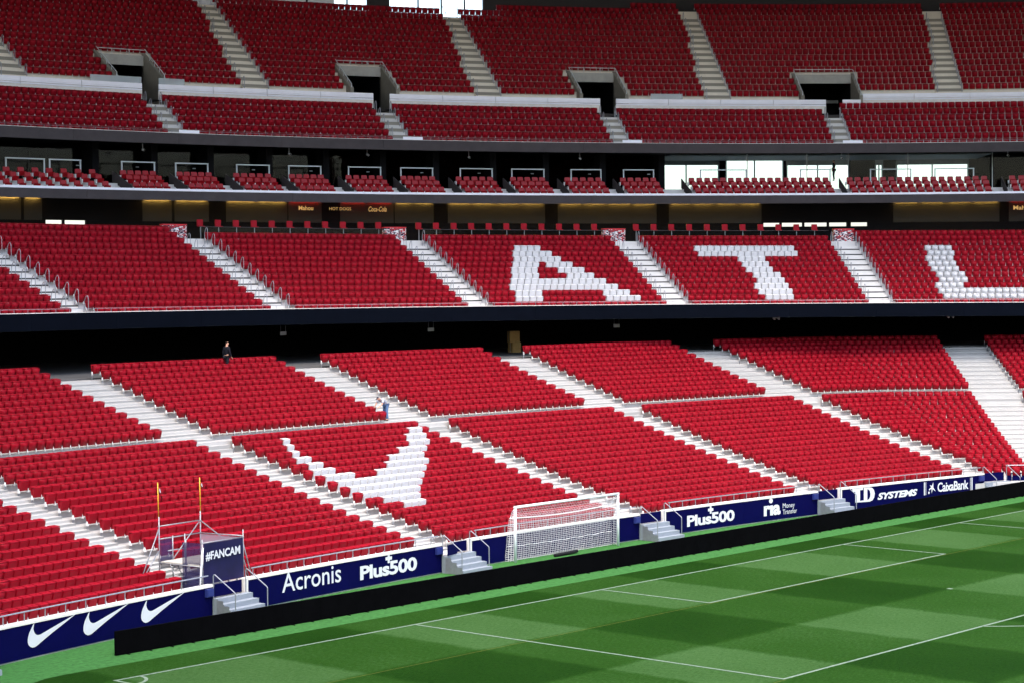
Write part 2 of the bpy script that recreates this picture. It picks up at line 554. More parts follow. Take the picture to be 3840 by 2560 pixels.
PRINTS[1] += [fit_text("r\u0131a", 14.35, 15.72, 0.29, 0.84, bold=0.045), fill_poly(ellipse(14.93, 1.07, 0.155, 0.13)), fit_text("Money", 15.9, 16.89, 0.52, 0.85), fit_text("Transfer", 15.9, 17.07, 0.27, 0.53)]
PRINTS[2] = [fill_poly([(21.68, 1.19), (22.62, 1.19), (22.62, 1.07), (22.36, 1.07), (22.36, .49), (22.62, .49), (22.62, .40), (21.96, .42), (21.96, 1.02), (21.76, 1.02)]),
             fill_poly([(22.68, 1.18), (23.15, 1.18), (23.38, 1.14), (23.55, 1.0), (23.62, .80), (23.56, .58), (23.40, .43), (23.15, .38), (22.62, .40), (22.62, .49), (23.0, .49), (23.14, .54), (23.22, .66), (23.24, .80), (23.20, .96), (23.1, 1.05), (22.98, 1.08), (22.98, .49), (22.68, .49)]),
             fit_text("SYSTEMS", 23.84, 27.28, 0.42, 0.80, bold=0.045, shear=0.25, space=0.95)]
PRINTS[2] += [fit_text("CaixaBank", 29.02, 31.72, 0.48, 1.02, bold=0.020, space=0.92)]
star = []
for i, (ang, ln) in enumerate(((75, .36), (140, .30), (200, .36), (262, .40), (318, .44))):
    a = R_(ang)
    star.append((28.56 + ln * math.cos(a) * 0.95, 0.78 + ln * math.sin(a) * 0.85))
    b = R_(ang + 32)
    star.append((28.56 + 0.10 * math.cos(b), 0.78 + 0.10 * math.sin(b)))
PRINTS[2] += [fill_poly(star), fill_poly(ellipse(28.27, .50, .07, .07)), fill_poly(ellipse(28.33, .68, .05, .05))]
for sx, sgn in ((27.84, 1), (32.08, -1)):
    PRINTS[2].append(fill_poly(rect(min(sx, sx + sgn * .07), max(sx, sx + sgn * .07), 0.38, 1.12)))
    for i in range(17):
        z = 0.40 + i * 0.043
        PRINTS[2].append(fill_poly(rect(min(sx + sgn * .08, sx + sgn * .22), max(sx + sgn * .08, sx + sgn * .22), z, z + .017)))
FANCAM = fit_text("#FANCAM", 0, 1, 0, 1, bold=0.03)
SIGN_A = text_flat("Mahou", 0.02)
SIGN_B = text_flat("HOT DOGS", 0.0)
SIGN_C = text_flat("Coca-Cola", 0.01, 0.3)

# ---------------------------------------------------------------- ground and pitch
mb = MB()
mb.add([(-1500, -1500, -0.03), (1500, -1500, -0.03), (1500, 1500, -0.03), (-1500, 1500, -0.03)], [(0, 1, 2, 3)])
tag(mb.build("ground", "concrete_grey"), "grey paved ground under the stadium", kind="structure")
mb = MB()
mb.add([(-56, -125, 0), (56, -125, 0), (56, 16, 0), (-56, 16, 0)], [(0, 1, 2, 3)])
tag(mb.build("turf_surround", "turf_carpet"), "bright green artificial turf strip around the pitch", kind="structure")
pts = []
for cx, cy, a0 in ((34.5, -0.88, 0), (-34.5, -0.88, 90), (-34.5, -104, 180), (34.5, -104, 270)):
    for i in range(7):
        a = R_(a0 + 15 * i)
        pts.append((cx + 3 * math.cos(a), cy + 3 * math.sin(a), 0.004))
mb = MB(); mb.add(pts, [tuple(range(len(pts)))])
pitch = tag(mb.build("pitch", "mown_grass"), "mown grass pitch with chequered stripes", kind="structure")
ZL = 0.009
def line(name, pts, w, m="paint_line"):
    mb = MB()
    P = [Vector((x, y, 0)) for x, y in pts]
    L, Rr = [], []
    for i, p in enumerate(P):
        a = P[max(0, i - 1)]; c = P[min(len(P) - 1, i + 1)]
        t = (c - a).normalized(); n = Vector((-t.y, t.x, 0)) * (w / 2)
        L.append((p.x + n.x, p.y + n.y, line.z)); Rr.append((p.x - n.x, p.y - n.y, line.z))
    mb.grid([L, Rr], 0, flip=True)
    return mb.build(name, m, pitch)
line.z = ZL
W_ = 0.12
line("goal_line", [(-34, 0), (34, 0)], W_)
line.z = ZL + 0.003
for sx in (-1, 1):
    line("touch_line", [(sx * 34, 0.06), (sx * 34, -105)], W_)
    line("goal_area_line", [(sx * 9.16, -0.06), (sx * 9.16, -5.56)], W_)
    line("penalty_area_line", [(sx * 20.16, -0.06), (sx * 20.16, -16.56)], W_)
    a0, a1 = (0, -90) if sx < 0 else (180, 270)
    line("corner_arc", [(sx * 34 + math.cos(R_(a0 + (a1 - a0) * i / 10)), math.sin(R_(a0 + (a1 - a0) * i / 10))) for i in range(11)], W_)
line.z = ZL
line("goal_area_line", [(-9.1, -5.5), (9.1, -5.5)], W_)
line("penalty_area_line", [(-20.1, -16.5), (20.1, -16.5)], W_)
line("penalty_arc", [(9.15 * math.sin(a), -11 - 9.15 * math.cos(a)) for a in [-0.925 + 1.85 * i / 24 for i in range(25)]], W_)
line.z = ZL - 0.003
line("penalty_spot", [(-0.11, -11), (0.11, -11)], 0.22)
line("training_line", [(-37, -5.62), (37, -5.62)], 0.04, "paint_yellow")
line("training_line", [(-37, -16.62), (-20.2, -16.62)], 0.04, "paint_yellow")

# ---------------------------------------------------------------- terraces (structure)
LOW_N = 30
prof = [(0.27, -0.1)]
trd = [low_row(i)[1] - SEAT_H for i in range(LOW_N)]
for i in range(LOW_N):
    d = low_row(i)[0]
    a = 0.27 if i == 0 else d - 0.60
    b = (low_row(i + 1)[0] - 0.60) if i < LOW_N - 1 else d + 0.40
    prof += [(a, trd[i]), (b, trd[i])]
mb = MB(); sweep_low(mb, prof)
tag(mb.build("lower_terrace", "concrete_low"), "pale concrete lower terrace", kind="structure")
mb = MB()
rows = []
for dd in (0, 1):
    if dd == 0:
        rows.append([(x, y, 7.84) for x, y in low_path(25.42)])
    else:
        q = []
        for x, y in low_path(25.42):
            a = math.degrees(math.atan2(x, y - CY))
            X, Y = pol(a, max(84.0, math.hypot(x, y - CY) + 0.5))
            q.append((X, Y, 7.84))
        rows.append(q)
mb.grid(rows, 0, flip=True)
mb.grid([[(x, y, 7.0) for x, y in low_path(25.42)], [(x, y, 7.84) for x, y in low_path(25.42)]], 0, flip=True)
tag(mb.build("concourse_floor", "dark_floor"), "dark concourse floor behind the lower terrace", kind="structure")

PH0, PH1 = -28.0, 66.0
def steps_profile(rowf, n, front, back):
    pr = []
    t = [rowf(i)[1] - SEAT_H for i in range(n)]
    for i in range(n):
        R = rowf(i)[0]
        a = front if i == 0 else R - 0.60
        b = (rowf(i + 1)[0] - 0.60) if i < n - 1 else back
        pr += [(a, t[i]), (b, t[i])]
    return pr
MIDN = 14
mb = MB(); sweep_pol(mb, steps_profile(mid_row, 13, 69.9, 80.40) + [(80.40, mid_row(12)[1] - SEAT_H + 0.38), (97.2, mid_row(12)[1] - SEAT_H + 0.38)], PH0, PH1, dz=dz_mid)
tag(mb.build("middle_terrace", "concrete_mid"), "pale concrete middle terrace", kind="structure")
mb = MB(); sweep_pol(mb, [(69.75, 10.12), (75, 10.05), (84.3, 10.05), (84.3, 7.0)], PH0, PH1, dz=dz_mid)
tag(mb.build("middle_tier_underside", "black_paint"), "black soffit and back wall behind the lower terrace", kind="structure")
UK = 45.2
mb = MB()
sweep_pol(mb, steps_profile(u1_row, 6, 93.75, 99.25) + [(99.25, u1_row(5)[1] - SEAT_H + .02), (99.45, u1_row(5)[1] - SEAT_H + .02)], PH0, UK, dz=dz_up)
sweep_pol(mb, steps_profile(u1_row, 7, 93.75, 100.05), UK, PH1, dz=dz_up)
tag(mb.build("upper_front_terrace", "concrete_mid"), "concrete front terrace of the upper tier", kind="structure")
U2N = 16
def u2n(ph): return 14 if ph < 30.3 else (15 if ph < 36.4 else 16)
VOM = [(9.9, 12.25), (20.9, 23.25), (31.98, 34.35), (42.7, 45.65)]
mb = MB()
def u2_prof(k0, n, skirt=1.9):
    pr = [(u2_row(k0)[0] - 0.62, u2_row(k0)[1] - SEAT_H - skirt)]
    for k in range(k0, n):
        R, z = u2_row(k)
        a = R - 0.62 if k == k0 else R - 0.60
        b = u2_row(k + 1)[0] - 0.60 if k < n - 1 else 114.2
        pr += [(a, z - SEAT_H), (b, z - SEAT_H)]
    return pr
cuts = sorted([PH0, PH1, 30.3, 36.4] + [e for v in VOM for e in v])
for a, b in zip(cuts[:-1], cuts[1:]):
    c = (a + b) / 2
    inv = any(v[0] < c < v[1] for v in VOM)
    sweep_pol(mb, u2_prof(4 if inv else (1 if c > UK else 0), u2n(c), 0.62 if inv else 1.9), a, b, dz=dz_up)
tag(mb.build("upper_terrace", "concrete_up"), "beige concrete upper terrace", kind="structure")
# underside and back of the upper tier
mb = MB()
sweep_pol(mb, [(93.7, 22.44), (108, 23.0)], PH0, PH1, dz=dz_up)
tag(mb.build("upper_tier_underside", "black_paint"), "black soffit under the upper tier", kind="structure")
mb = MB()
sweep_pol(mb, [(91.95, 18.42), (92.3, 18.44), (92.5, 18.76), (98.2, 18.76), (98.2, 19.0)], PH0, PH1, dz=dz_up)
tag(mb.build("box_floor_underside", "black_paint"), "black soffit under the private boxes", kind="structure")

# roof ring, seen only by the light it keeps out
def oval(sx, sy, n=96):
    return [(sx * math.cos(2 * math.pi * i / n), -52.5 + sy * math.sin(2 * math.pi * i / n)) for i in range(n + 1)]
mb = MB()
mb.grid([[(x, y, 42.0) for x, y in oval(63, 80)], [(x, y, 46.0) for x, y in oval(92, 106)], [(x, y, 49.0) for x, y in oval(128, 142)]], 0)
tag(mb.build("roof", "membrane"), "pale membrane roof ring over the stands", kind="structure")
# the stands on the other sides of the ground, out of the picture
mb = MB()
for (x0, y0, x1, y1, nx, ny) in ((52, -110, 52, -22, 1, 0), (-52, -110, -52, -26, -1, 0), (50, -118, -50, -118, 0, -1)):
    L_ = [((x0, y0), (x1, y1))]
    a = [(x0, y0, 0.0), (x1, y1, 0.0)]
    rows = [[(x + nx * o, y + ny * o, z) for (x, y, _) in a] for o, z in ((0, 0), (0, 1.2), (26, 9), (30, 12), (42, 20), (44, 24), (62, 38), (62, 48))]
    mb.grid(rows, 0)
tag(mb.build("far_stands", "far_stand"), "red seated stands on the other sides", kind="structure")

# ---------------------------------------------------------------- perimeter walls, gates, stairs
PER = 14.28
def arc_tube(mb, s0, s1, d, z, r, n=6, mi=0):
    k = max(2, int((s1 - s0) / 1.5))
    mb.tube([(*arc(s0 + (s1 - s0) * i / k, d), z) for i in range(k + 1)], r, n, mi)
def arc_box(mb, s0, s1, d0, d1, z0, z1, mi=0):
    k = max(1, int((s1 - s0) / 1.5))
    ss = [s0 + (s1 - s0) * i / k for i in range(k + 1)]
    ring = [(d0, z0), (d1, z0), (d1, z1), (d0, z1), (d0, z0)]
    mb.grid([[(*arc(s, d), z) for s in ss] for d, z in ring], mi)
    for s, fl in ((s0, 0), (s1, 1)):
        q = [(*arc(s, d), z) for d, z in ring[:4]]
        mb.add(q, [(0, 1, 2, 3) if fl else (3, 2, 1, 0)], mi)
WALL_LABEL = {-3: "navy perimeter wall at the far left edge of the picture",
              -2: "navy perimeter wall with three white tick marks, left of scaffold",
              -1: "navy perimeter wall with thin and bold white lettering, right of scaffold",
              0: "plain navy perimeter wall behind the football goal",
              1: "navy perimeter wall with white plus sign and round lettering",
              2: "navy perimeter wall with slanted lettering and star emblem",
              3: "navy perimeter wall at the right edge of the picture"}
pan_me = MB().box(-1.5325, 1.5325, -0.03, -0.002, 0.05, 1.2).mesh("panel", ["navy"])
post_me = MB().tube([(0, 0, 1.285), (0, 0, 1.60)], 0.02, 6).mesh("post", ["steel_rail"])
box_me = MB().box(-0.19, 0.19, -0.16, -0.035, 0.86, 1.16).box(-0.15, 0.15, -0.175, -0.16, 0.90, 1.12).mesh("junction_box", ["navy_box"])
for k in range(-3, 4):
    s0, s1 = -7.71 + PER * k, 4.58 + PER * k
    w = thing("perimeter_wall", WALL_LABEL[k], "wall", (*arc((s0 + s1) / 2, 0), 0))
    def inw(o):          # world-space mesh under a thing: keep world coordinates
        o.matrix_parent_inverse = Matrix.Translation(-Vector(w.location))
        return o
    if k < 3:
        mb = MB(); arc_box(mb, s0, s1, 0.0, 0.24, 0.0, 1.2)
        inw(mb.build("core", "concrete_grey", w))
        mb = MB(); arc_box(mb, s0, s1, -0.05, 0.27, 1.2, 1.285)
        inw(mb.build("coping", "coping", w))
        for i in range(4):
            sm = s0 + (i + 0.5) * (s1 - s0) / 4
            o = link("panel", pan_me, w); inw(o); o.location = (*arc(sm, 0), 0); o.rotation_euler = (0, 0, -sm / R0)
        o = link("junction_box", box_me, w); inw(o); o.location = (*arc(s1 - 0.32, 0), 0); o.rotation_euler = (0, 0, -s1 / R0)
        mb = MB(); arc_tube(mb, s0 + 0.35, s1 - 0.15, 0.12, 1.62, 0.028)
        rail = inw(mb.build("guard_rail", "steel_rail", w))
        for i in range(12):
            sp = s0 + 0.45 + i * 1.02
            o = link("post", post_me, rail, (*arc(sp, 0.12), 0), -sp / R0)
        for n_, (vs_, fs) in enumerate(PRINTS.get(k, [])):
            pass
        if k in PRINTS:
            for vs_, fs in PRINTS[k]:
                mb = MB(); mb.add([(*arc(s, -0.042), z) for s, z in vs_], fs)
                inw(mb.build("lettering", "print_white", w))
    else:
        a = arc(s0, 0); L9 = [a, (a[0] + TC[0] * 12, a[1] + TC[1] * 12)]
        def offp(d): return [(p[0] + NC[0] * d, p[1] + NC[1] * d) for p in L9]
        for nm, d0, d1, z0, z1, m in (("core", 0, .24, 0, 1.2, "concrete_grey"), ("coping", -.05, .27, 1.2, 1.285, "coping"), ("panel", -.03, -.002, .05, 1.2, "navy")):
            mb = MB(); p, q = offp(d0), offp(d1)
            mb.hexa([(*p[0], z0), (*p[1], z0), (*q[1], z0), (*q[0], z0)], [(*p[0], z1), (*p[1], z1), (*q[1], z1), (*q[0], z1)])
            inw(mb.build(nm, m, w))
        mb = MB(); p = offp(0.12); mb.tube([(*p[0], 1.62), (*p[1], 1.62)], 0.028)
        rail = inw(mb.build("guard_rail", "steel_rail", w))
        for i in range(11):
            link("post", post_me, rail, (p[0][0] + TC[0] * (0.1 + i), p[0][1] + TC[1] * (0.1 + i), 0), -AC)
    # the cream end post of the wall beside the gate
    mb = MB(); arc_box(mb, s0 - 0.22, s0 - 0.004, -0.035, 0.20, 0.0, 1.29)
    inw(mb.build("end_post", "coping", w))

GATE_POS = {-3: "at the left edge of the picture", -2: "at the bottom left corner", -1: "below the scaffold tower", 0: "left of the football goal", 1: "right of the football goal", 2: "left of the slanted lettering", 3: "at the right end of the black board"}
step_mes = [MB().box(-1.0, 1.0, y0, y1, 0.003, z).mesh("step", ["stair_grey"]) for (y0, y1, z) in ((-0.35, -0.06, 0.76), (-0.66, -0.352, 0.57), (-0.97, -0.662, 0.38), (-1.28, -0.972, 0.19))]
hr_me = MB().tube([(0, -0.05, 0.76), (0, -0.05, 1.60), (0, -0.07, 1.655), (0, -0.13, 1.67), (0, -1.13, 1.05), (0, -1.16, 1.0), (0, -1.16, 0.19)], 0.022, 8).mesh("handrail", ["steel_rail"])
side_me = MB().add([(-1.02, -1.26, 0.01), (-1.02, -0.30, 0.01), (-1.02, -0.30, 0.70), (-1.02, -0.62, 0.70), (-1.02, -0.62, 0.52), (-1.02, -0.93, 0.52), (-1.02, -0.93, 0.33), (-1.02, -1.26, 0.33)], [(0, 1, 2, 3, 4, 5, 6, 7)]).mesh("side_panel", ["galv"])
leaf_me = MB().box(-0.86, 0.80, 0.04, 0.08, 0.78, 1.26).mesh("leaf", ["navy"])
leaf2_me = MB().box(-0.42, 0.42, -0.02, 0.02, 0.80, 1.26).mesh("leaf", ["navy"])
for k in range(-2, 4):
    se, sp = -9.70 + PER * k, -8.01 + PER * k
    sc_ = (se + sp) / 2 + 0.05
    ang = sc_ / R0
    if k == 3: continue
    t = thing("gate_stairs", "grey four-step stairs with steel handrails %s" % GATE_POS[k], "stairs", (*arc(sc_, 0), 0), -ang, "stairs from the pitch to the stand gates")
    for me in step_mes: link("step", me, t)
    for sx in (-0.93, 0.93): link("handrail", hr_me, t, (sx, 0, 0))
    link("side_panel", side_me, t)
    g = thing("pitch_gate", "low navy gate above the grey stairs %s" % GATE_POS[k], "gate", (*arc(sc_, 0), 0), -ang, "low gates in the perimeter wall")
    if k == 0:
        link("leaf", leaf2_me, g, (0.40, 0.06, 0))
        link("leaf", leaf2_me, g, (-0.62, -0.35, 0), 0.2)
    else:
        link("leaf", leaf_me, g)
    if k == 0:
        b = MB().box(-0.95, -0.55, -0.95, -0.6, 0.01, 0.22)
sc_ = -8.85 + PER * 3 + 0.05
t = thing("gate_stairs", "grey four-step stairs with steel handrails %s" % GATE_POS[3], "stairs", (*arc(sc_, 0), 0), -sc_ / R0 - 0.1, "stairs from the pitch to the stand gates")
for me in step_mes: link("step", me, t)
for sx in (-0.93, 0.93): link("handrail", hr_me, t, (sx, 0, 0))
g = thing("pitch_gate", "low navy gate above the grey stairs %s" % GATE_POS[3], "gate", (*arc(sc_, 0), 0), -sc_ / R0 - 0.1, "low gates in the perimeter wall")
link("leaf", leaf_me, g)

# LED advertising board
led = thing("advertising_board", "long black switched-off advertising board along the goal line", "board", (-31.27, 3.5, 0))
led_me = MB().box(0.002, 0.957, 0, 0.10, 0.02, 0.85).mesh("panel", ["led_black"])
foot_me = MB().box(0.45, 0.50, -0.14, 0.25, 0.006, 0.025).mesh("foot", ["led_black"])
for i in range(74):
    o = link("panel", led_me, led, (i * 0.96, 0.0, 0)); link("foot", foot_me, led, (i * 0.96, 0, 0))

# football goal
GX, GY = -1.50, 8.22
goal = thing("football_goal", "white football goal with net standing behind the black board", "goal", (GX, GY, 0))
for sx in (-1, 1):
    MB().tube([(sx * 3.72, 0, 0.005), (sx * 3.72, 0, 2.5)], 0.06, 12).build("post", "white_metal", goal, True)
MB().tube([(-3.78, 0, 2.5), (3.78, 0, 2.5)], 0.062, 12).build("crossbar", "white_metal", goal, True)
mb = MB()
sup = [(-3.66 + 7.32 * i / 12, 0.36, 1.97 - 0.12 * math.sin(math.pi * i / 12)) for i in range(13)]
mb.tube(sup, 0.030, 6)
for sx in (-1, 1):
    mb.tube([(sx * 3.70, 0.02, 2.46), (sx * 3.68, 0.2, 2.30), (sx * 3.66, 0.36, 1.97)], 0.014, 5)
mb.build("net_support", "white_metal", goal, True)
rn = random.Random(3)
NU, NV = 62, 27
def netp(u, v):
    "u 0..1 along the goal, v 0..1 from crossbar over the support and down"
    x = -3.70 + 7.40 * u
    sag = 0.12 * math.sin(math.pi * u)
    if v < 0.22:
        q = v / 0.22
        return Vector((x, 0.36 * q, 2.46 + (1.95 - sag - 2.46) * q - 0.05 * math.sin(math.pi * q)))
    q = (v - 0.22) / 0.78
    flare = (0.28 if u < 0.06 else 0.0) * q * (1 - u / 0.06)
    return Vector((x - flare, 0.36 + 0.05 * math.sin(q * 3) + 0.012 * math.sin(u * 37 + q * 9), (1.95 - sag) * (1 - q) + 0.03))
mb = MB()
P = [[netp(i / NU, j / NV) + Vector((rn.uniform(-.008, .008), rn.uniform(-.01, .01), rn.uniform(-.008, .008))) for j in range(NV + 1)] for i in range(NU + 1)]
def wire(pts, r=0.0062): mb.tube(pts, r, 3, 0, cap=False)
for i in range(NU + 1): wire(P[i])
for j in range(NV + 1): wire([P[i][j] for i in range(0, NU + 1, 1)])
wire([P[i][20] + Vector((0, -.02, .02 * math.sin(i * .7))) for i in range(NU + 1)], 0.010)
for sx in (-1, 1):
    for j in range(1, 21):
        z = 2.4 * j / 21
        yb = 0.36 if z < 1.95 else 0.36 * (2.46 - z) / 0.51
        fl = 0.28 * (1 - z / 1.95) if (z < 1.95 and sx < 0) else 0
        wire([(sx * 3.70, 0.03, z), (sx * 3.70 - fl, max(0.05, yb), z + 0.03)])
    for j in range(1, 4):
        y = 0.09 * j
        zt = 2.46 - 0.51 * y / 0.36
        wire([(sx * 3.70, y, zt), (sx * 3.70 - (0.28 * j / 4 if sx < 0 else 0), y, 0.03)])
mb.build("net", "net_white", goal)
mb = MB()
mb.tube([(0.6, 0.28, 0.09), (1.6, 0.28, 0.10), (2.2, 0.26, 0.12)], 0.08, 8)
bag = mb.build("rolled_cover", "black_cloth", None, True)
bag.location = (GX - 1.9, GY - 0.55, 0)
tag(bag, "rolled black cover lying on the turf under the goal net", "cover")

# ---------------------------------------------------------------- scaffold camera tower at the gate
SA = -23.03
tower = thing("scaffold_tower", "scaffold tower with navy banners on the aisle above the stairs", "scaffold", (*arc(SA, 0), 0), -SA / R0)
FX0, FX1, FY, BY = -1.18, 1.17, 0.32, 2.55
def stick(name, a, b, r=0.024, m="scaf_tube"): return MB().tube([a, b], r, 8).build(name, m, tower, True)
for x in (FX0, FX1):
    stick("upright", (x, FY, 0.78), (x, FY, 3.0 if x < 0 else 3.15))
    stick("upright", (x, BY, 1.0), (x, BY, 3.75))
for x, y in ((FX0 + 0.70, BY - 0.05), (FX0 + 1.42, BY - 0.02), (FX0 + 0.06, FY + 0.9)):
    stick("upright", (x, y, 1.2), (x, y, 2.95))
stick("ledger", (FX0 - 0.05, BY, 3.38), (FX1 + 0.05, BY, 3.38))
stick("ledger", (FX0 - 0.05, BY, 2.88), (FX1, BY, 2.88))
stick("ledger", (FX0 + .4, BY - .04, 2.38), (FX0 + 1.45, BY - .04, 2.38))
stick("ledger", (FX0 - 0.03, FY, 2.86), (FX1 + 0.05, FY, 2.86))
stick("ledger", (FX1, FY, 2.90), (FX1, BY, 2.88))
stick("ledger", (FX0, FY, 1.95), (FX0, BY, 1.95))
stick("ledger", (FX1, FY, 1.95), (FX1, BY, 1.95))
stick("ledger", (FX0, FY + .06, 1.93), (FX1, FY + .06, 1.93))
stick("ledger", (FX0, BY, 1.93), (FX1, BY, 1.93))
stick("brace", (FX0, BY, 3.3), (FX0 - 1.15, BY - 0.15, 1.5))
stick("brace", (FX0, BY, 2.45), (FX0 - 1.05, BY - 0.15, 1.5))
stick("brace", (FX1 - 0.08, BY, 3.33), (FX0 + 0.55, BY - 0.1, 1.95))
stick("brace", (FX1, BY, 3.38), (FX1 + 0.1, FY + 0.15, 2.2))
stick("brace", (FX0 - 0.02, FY - .05, 2.7), (FX0 - 0.30, FY - 0.1, 0.95), 0.035, "white_metal")
stick("brace", (FX1, FY + .05, 2.75), (FX1 + 0.62, FY + 0.1, 1.15))
stick("brace", (FX1, FY + .05, 2.15), (FX1 + 0.50, FY + 0.15, 1.15))
stick("brace_foot", (FX0 - 0.297, FY - 0.102, 0.96), (FX0 - 0.24, FY - 0.09, 1.30), 0.038, "yellow_tube")
MB().box(FX0 + 0.02, FX1 - 0.02, FY + 0.05, BY - 0.05, 1.97, 2.02).build("deck", "ply", tower)
MB().box(FX0 + 0.3, FX0 + 0.95, BY - 1.5, BY - 0.7, 1.50, 1.55).build("landing", "ply", tower)
lad = MB()
for x in (FX0 - 0.05, FX0 + 0.33): lad.tube([(x, BY - 0.6, 1.97), (x - 0.22, BY - 1.25, 1.25)], 0.02, 6)
for i in range(4):
    t_ = 0.15 + i * 0.23
    lad.tube([(FX0 - 0.05 - .22 * t_, BY - 0.6 - .65 * t_, 1.97 - .72 * t_), (FX0 + 0.33 - .22 * t_, BY - 0.6 - .65 * t_, 1.97 - .72 * t_)], 0.015, 5)
lad.build("ladder", "scaf_tube", tower, True)
def cloth(name, o, ux, uz, wx, wz, m, amp=0.02, seed=1):
    q = random.Random(seed)
    o = Vector(o); ux = Vector(ux).normalized(); uz = Vector(uz); nn = ux.cross(uz).normalized()
    rows = []
    for j in range(11):
        row = []
        for i in range(13):
            a, b = i / 12, j / 10
            k = amp * math.sin(3.1 * a + 4 * b + seed) * math.sin(math.pi * a) + amp * 0.5 * math.sin(9 * a - 5 * b) * (1 - b)
            row.append(o + ux * (wx * a) + uz * (wz * b) + nn * k)
        rows.append(row)
    mb = MB(); mb.grid(rows)
    return mb.build(name, m, tower, True)
cloth("banner", (FX0 + 0.03, FY - 0.03, 1.28), (1, 0, 0), (0, 0, 1), 2.29, 1.56, "banner", 0.03, 2)
cloth("side_mesh", (FX1 - 0.02, FY + 0.06, 2.1), (0, 1, 0), (0, 0, 1), 2.15, 0.74, "mesh_cloth_pale", 0.03, 3)
cloth("side_mesh", (FX0 + 0.02, BY - 0.03, 1.72), (1, 0, 0), (0, 0, 1), 0.68, 1.12, "mesh_cloth", 0.03, 4)
cloth("side_mesh", (FX0 + 0.02, FY + 0.10, 1.0), (0, 1, 0), (0, 0, 1), 0.95, 1.85, "mesh_cloth", 0.03, 5)
vs_, fs = FANCAM
mb = MB()
mb.add([(FX0 + 0.10 + 1.98 * a, FY - 0.085, 2.16 + 0.05 * a + 0.36 * b) for a, b in vs_], fs)
mb.build("lettering", "print_white", tower)
for n_, (x, lab) in enumerate(((FX0, "black pennant on yellow pole at the aisle side of the scaffold"), (FX1, "black pennant on yellow pole above the banner corner of the scaffold"))):
    wx, wy = arc(SA, 0)
    fl = thing("pennant", lab, "flag", (*arc(SA + x * (1 - .0), BY), 0), -SA / R0, "yellow-poled pennants on the scaffold")
    MB().tube([(0.03, 0.03, 3.0), (0.03, 0.03, 3.72)], 0.02, 6).build("sleeve", "scaf_tube", fl, True)
    MB().tube([(0.03, 0.03, 3.70), (0.0, 0.03, 5.08)], 0.020, 6).build("pole", "yellow_tube", fl, True)
    mb = MB()
    sgn = 1
    rows = []
    for i in range(7):
        a = i / 6
        rows.append([(0.02 + (0.18 if n_ == 0 else 0.10) * a * sgn + 0.02 * math.sin(5 * a + j), 0.03 + 0.05 * math.sin(4 * a + j * .5), 5.02 - 0.075 * j * (1 - a) - (0.60 if n_ == 0 else 0.35) * a) for j in range(5)])
    mb.grid(rows)
    cl = mb.build("cloth", "black_cloth", fl, True)
    mb = MB(); mb.add([(0.05, 0.0, 4.80), (0.11, 0.0, 4.66), (0.14, 0.0, 4.70), (0.09, 0.0, 4.86)], [(0, 1, 2, 3)])
    mb.build("lettering", "print_white", fl)

# ---------------------------------------------------------------- seats
def prism(mb, outline, yf, mi=0):
    "outline in (x,z); yf(z)->(front,back)"
    n = len(outline)
    vs_ = [(x, yf(z)[0], z) for x, z in outline] + [(x, yf(z)[1], z) for x, z in outline]
    fs = [tuple(range(n)), tuple(range(2 * n - 1, n - 1, -1))]
    fs += [(i, n + i, n + (i + 1) % n, (i + 1) % n) for i in range(n)]
    mb.add(vs_, fs, mi)
def seat_parts(w=0.455):
    h = w / 2
    back = MB()
    prism(back, [(-h * .94, .34), (h * .94, .34), (h, .72), (h * .93, .79), (h * .80, .805), (-h * .80, .805), (-h * .93, .79), (-h, .72)], lambda z: (.03 + .10 * (z - .34) / .46, .075 + .11 * (z - .34) / .46))
    back.hexa([(-h * .96, -.115, .745), (h * .96, -.115, .745), (h * .96, .12, .755), (-h * .96, .12, .755)], [(-h * .93, -.10, .772), (h * .93, -.10, .772), (h * .93, .12, .798), (-h * .93, .12, .798)])
    back.box(-.025, .025, -.02, .03, .790, .801)
    pan = MB()
    prism(pan, [(-h * .90, .325), (h * .90, .325), (h * .95, .66), (h * .92, .725), (-h * .92, .725), (-h * .94, .66)], lambda z: (-.02 - .095 * min(1, (z - .325) / .34), .03 + .03 * (z - .325)))
    br = MB(); br.hexa([(-.272, -.06, .24), (-.232, -.06, .24), (-.232, .08, .24), (-.272, .08, .24)], [(-.258, .0, .43), (-.246, .0, .43), (-.246, .07, .43), (-.258, .07, .43)])
    lg = MB(); lg.box(-.268, -.228, .005, .055, .002, .26)
    return back, pan, br, lg
SB, SP, SBR, SLG = seat_parts()

def project(p):
    d = Vector(p) - Vector(CAM)
    z = d.dot(f_)
    return 0.5 + 7.750595 / 3.84 * d.dot(rr) / z, 0.5 * 2560 / 3840 - 7.750595 / 3.84 * d.dot(uu) / z, d.length   # x in 0..1, y in 0..0.667

SEATS = []     # (x, y, z, ang, colour, leg, meta)
jr = random.Random(11)
def put(x, y, z, ang, col, leg, meta=None):
    u, v, dist = project((x, y, z + 0.6))
    if u < -0.035 or u > 1.035 or v < -0.03 or v > 0.70: return
    SEATS.append([x, y, z, ang + jr.uniform(-.012, .012), col, leg, meta, dist, u, v])

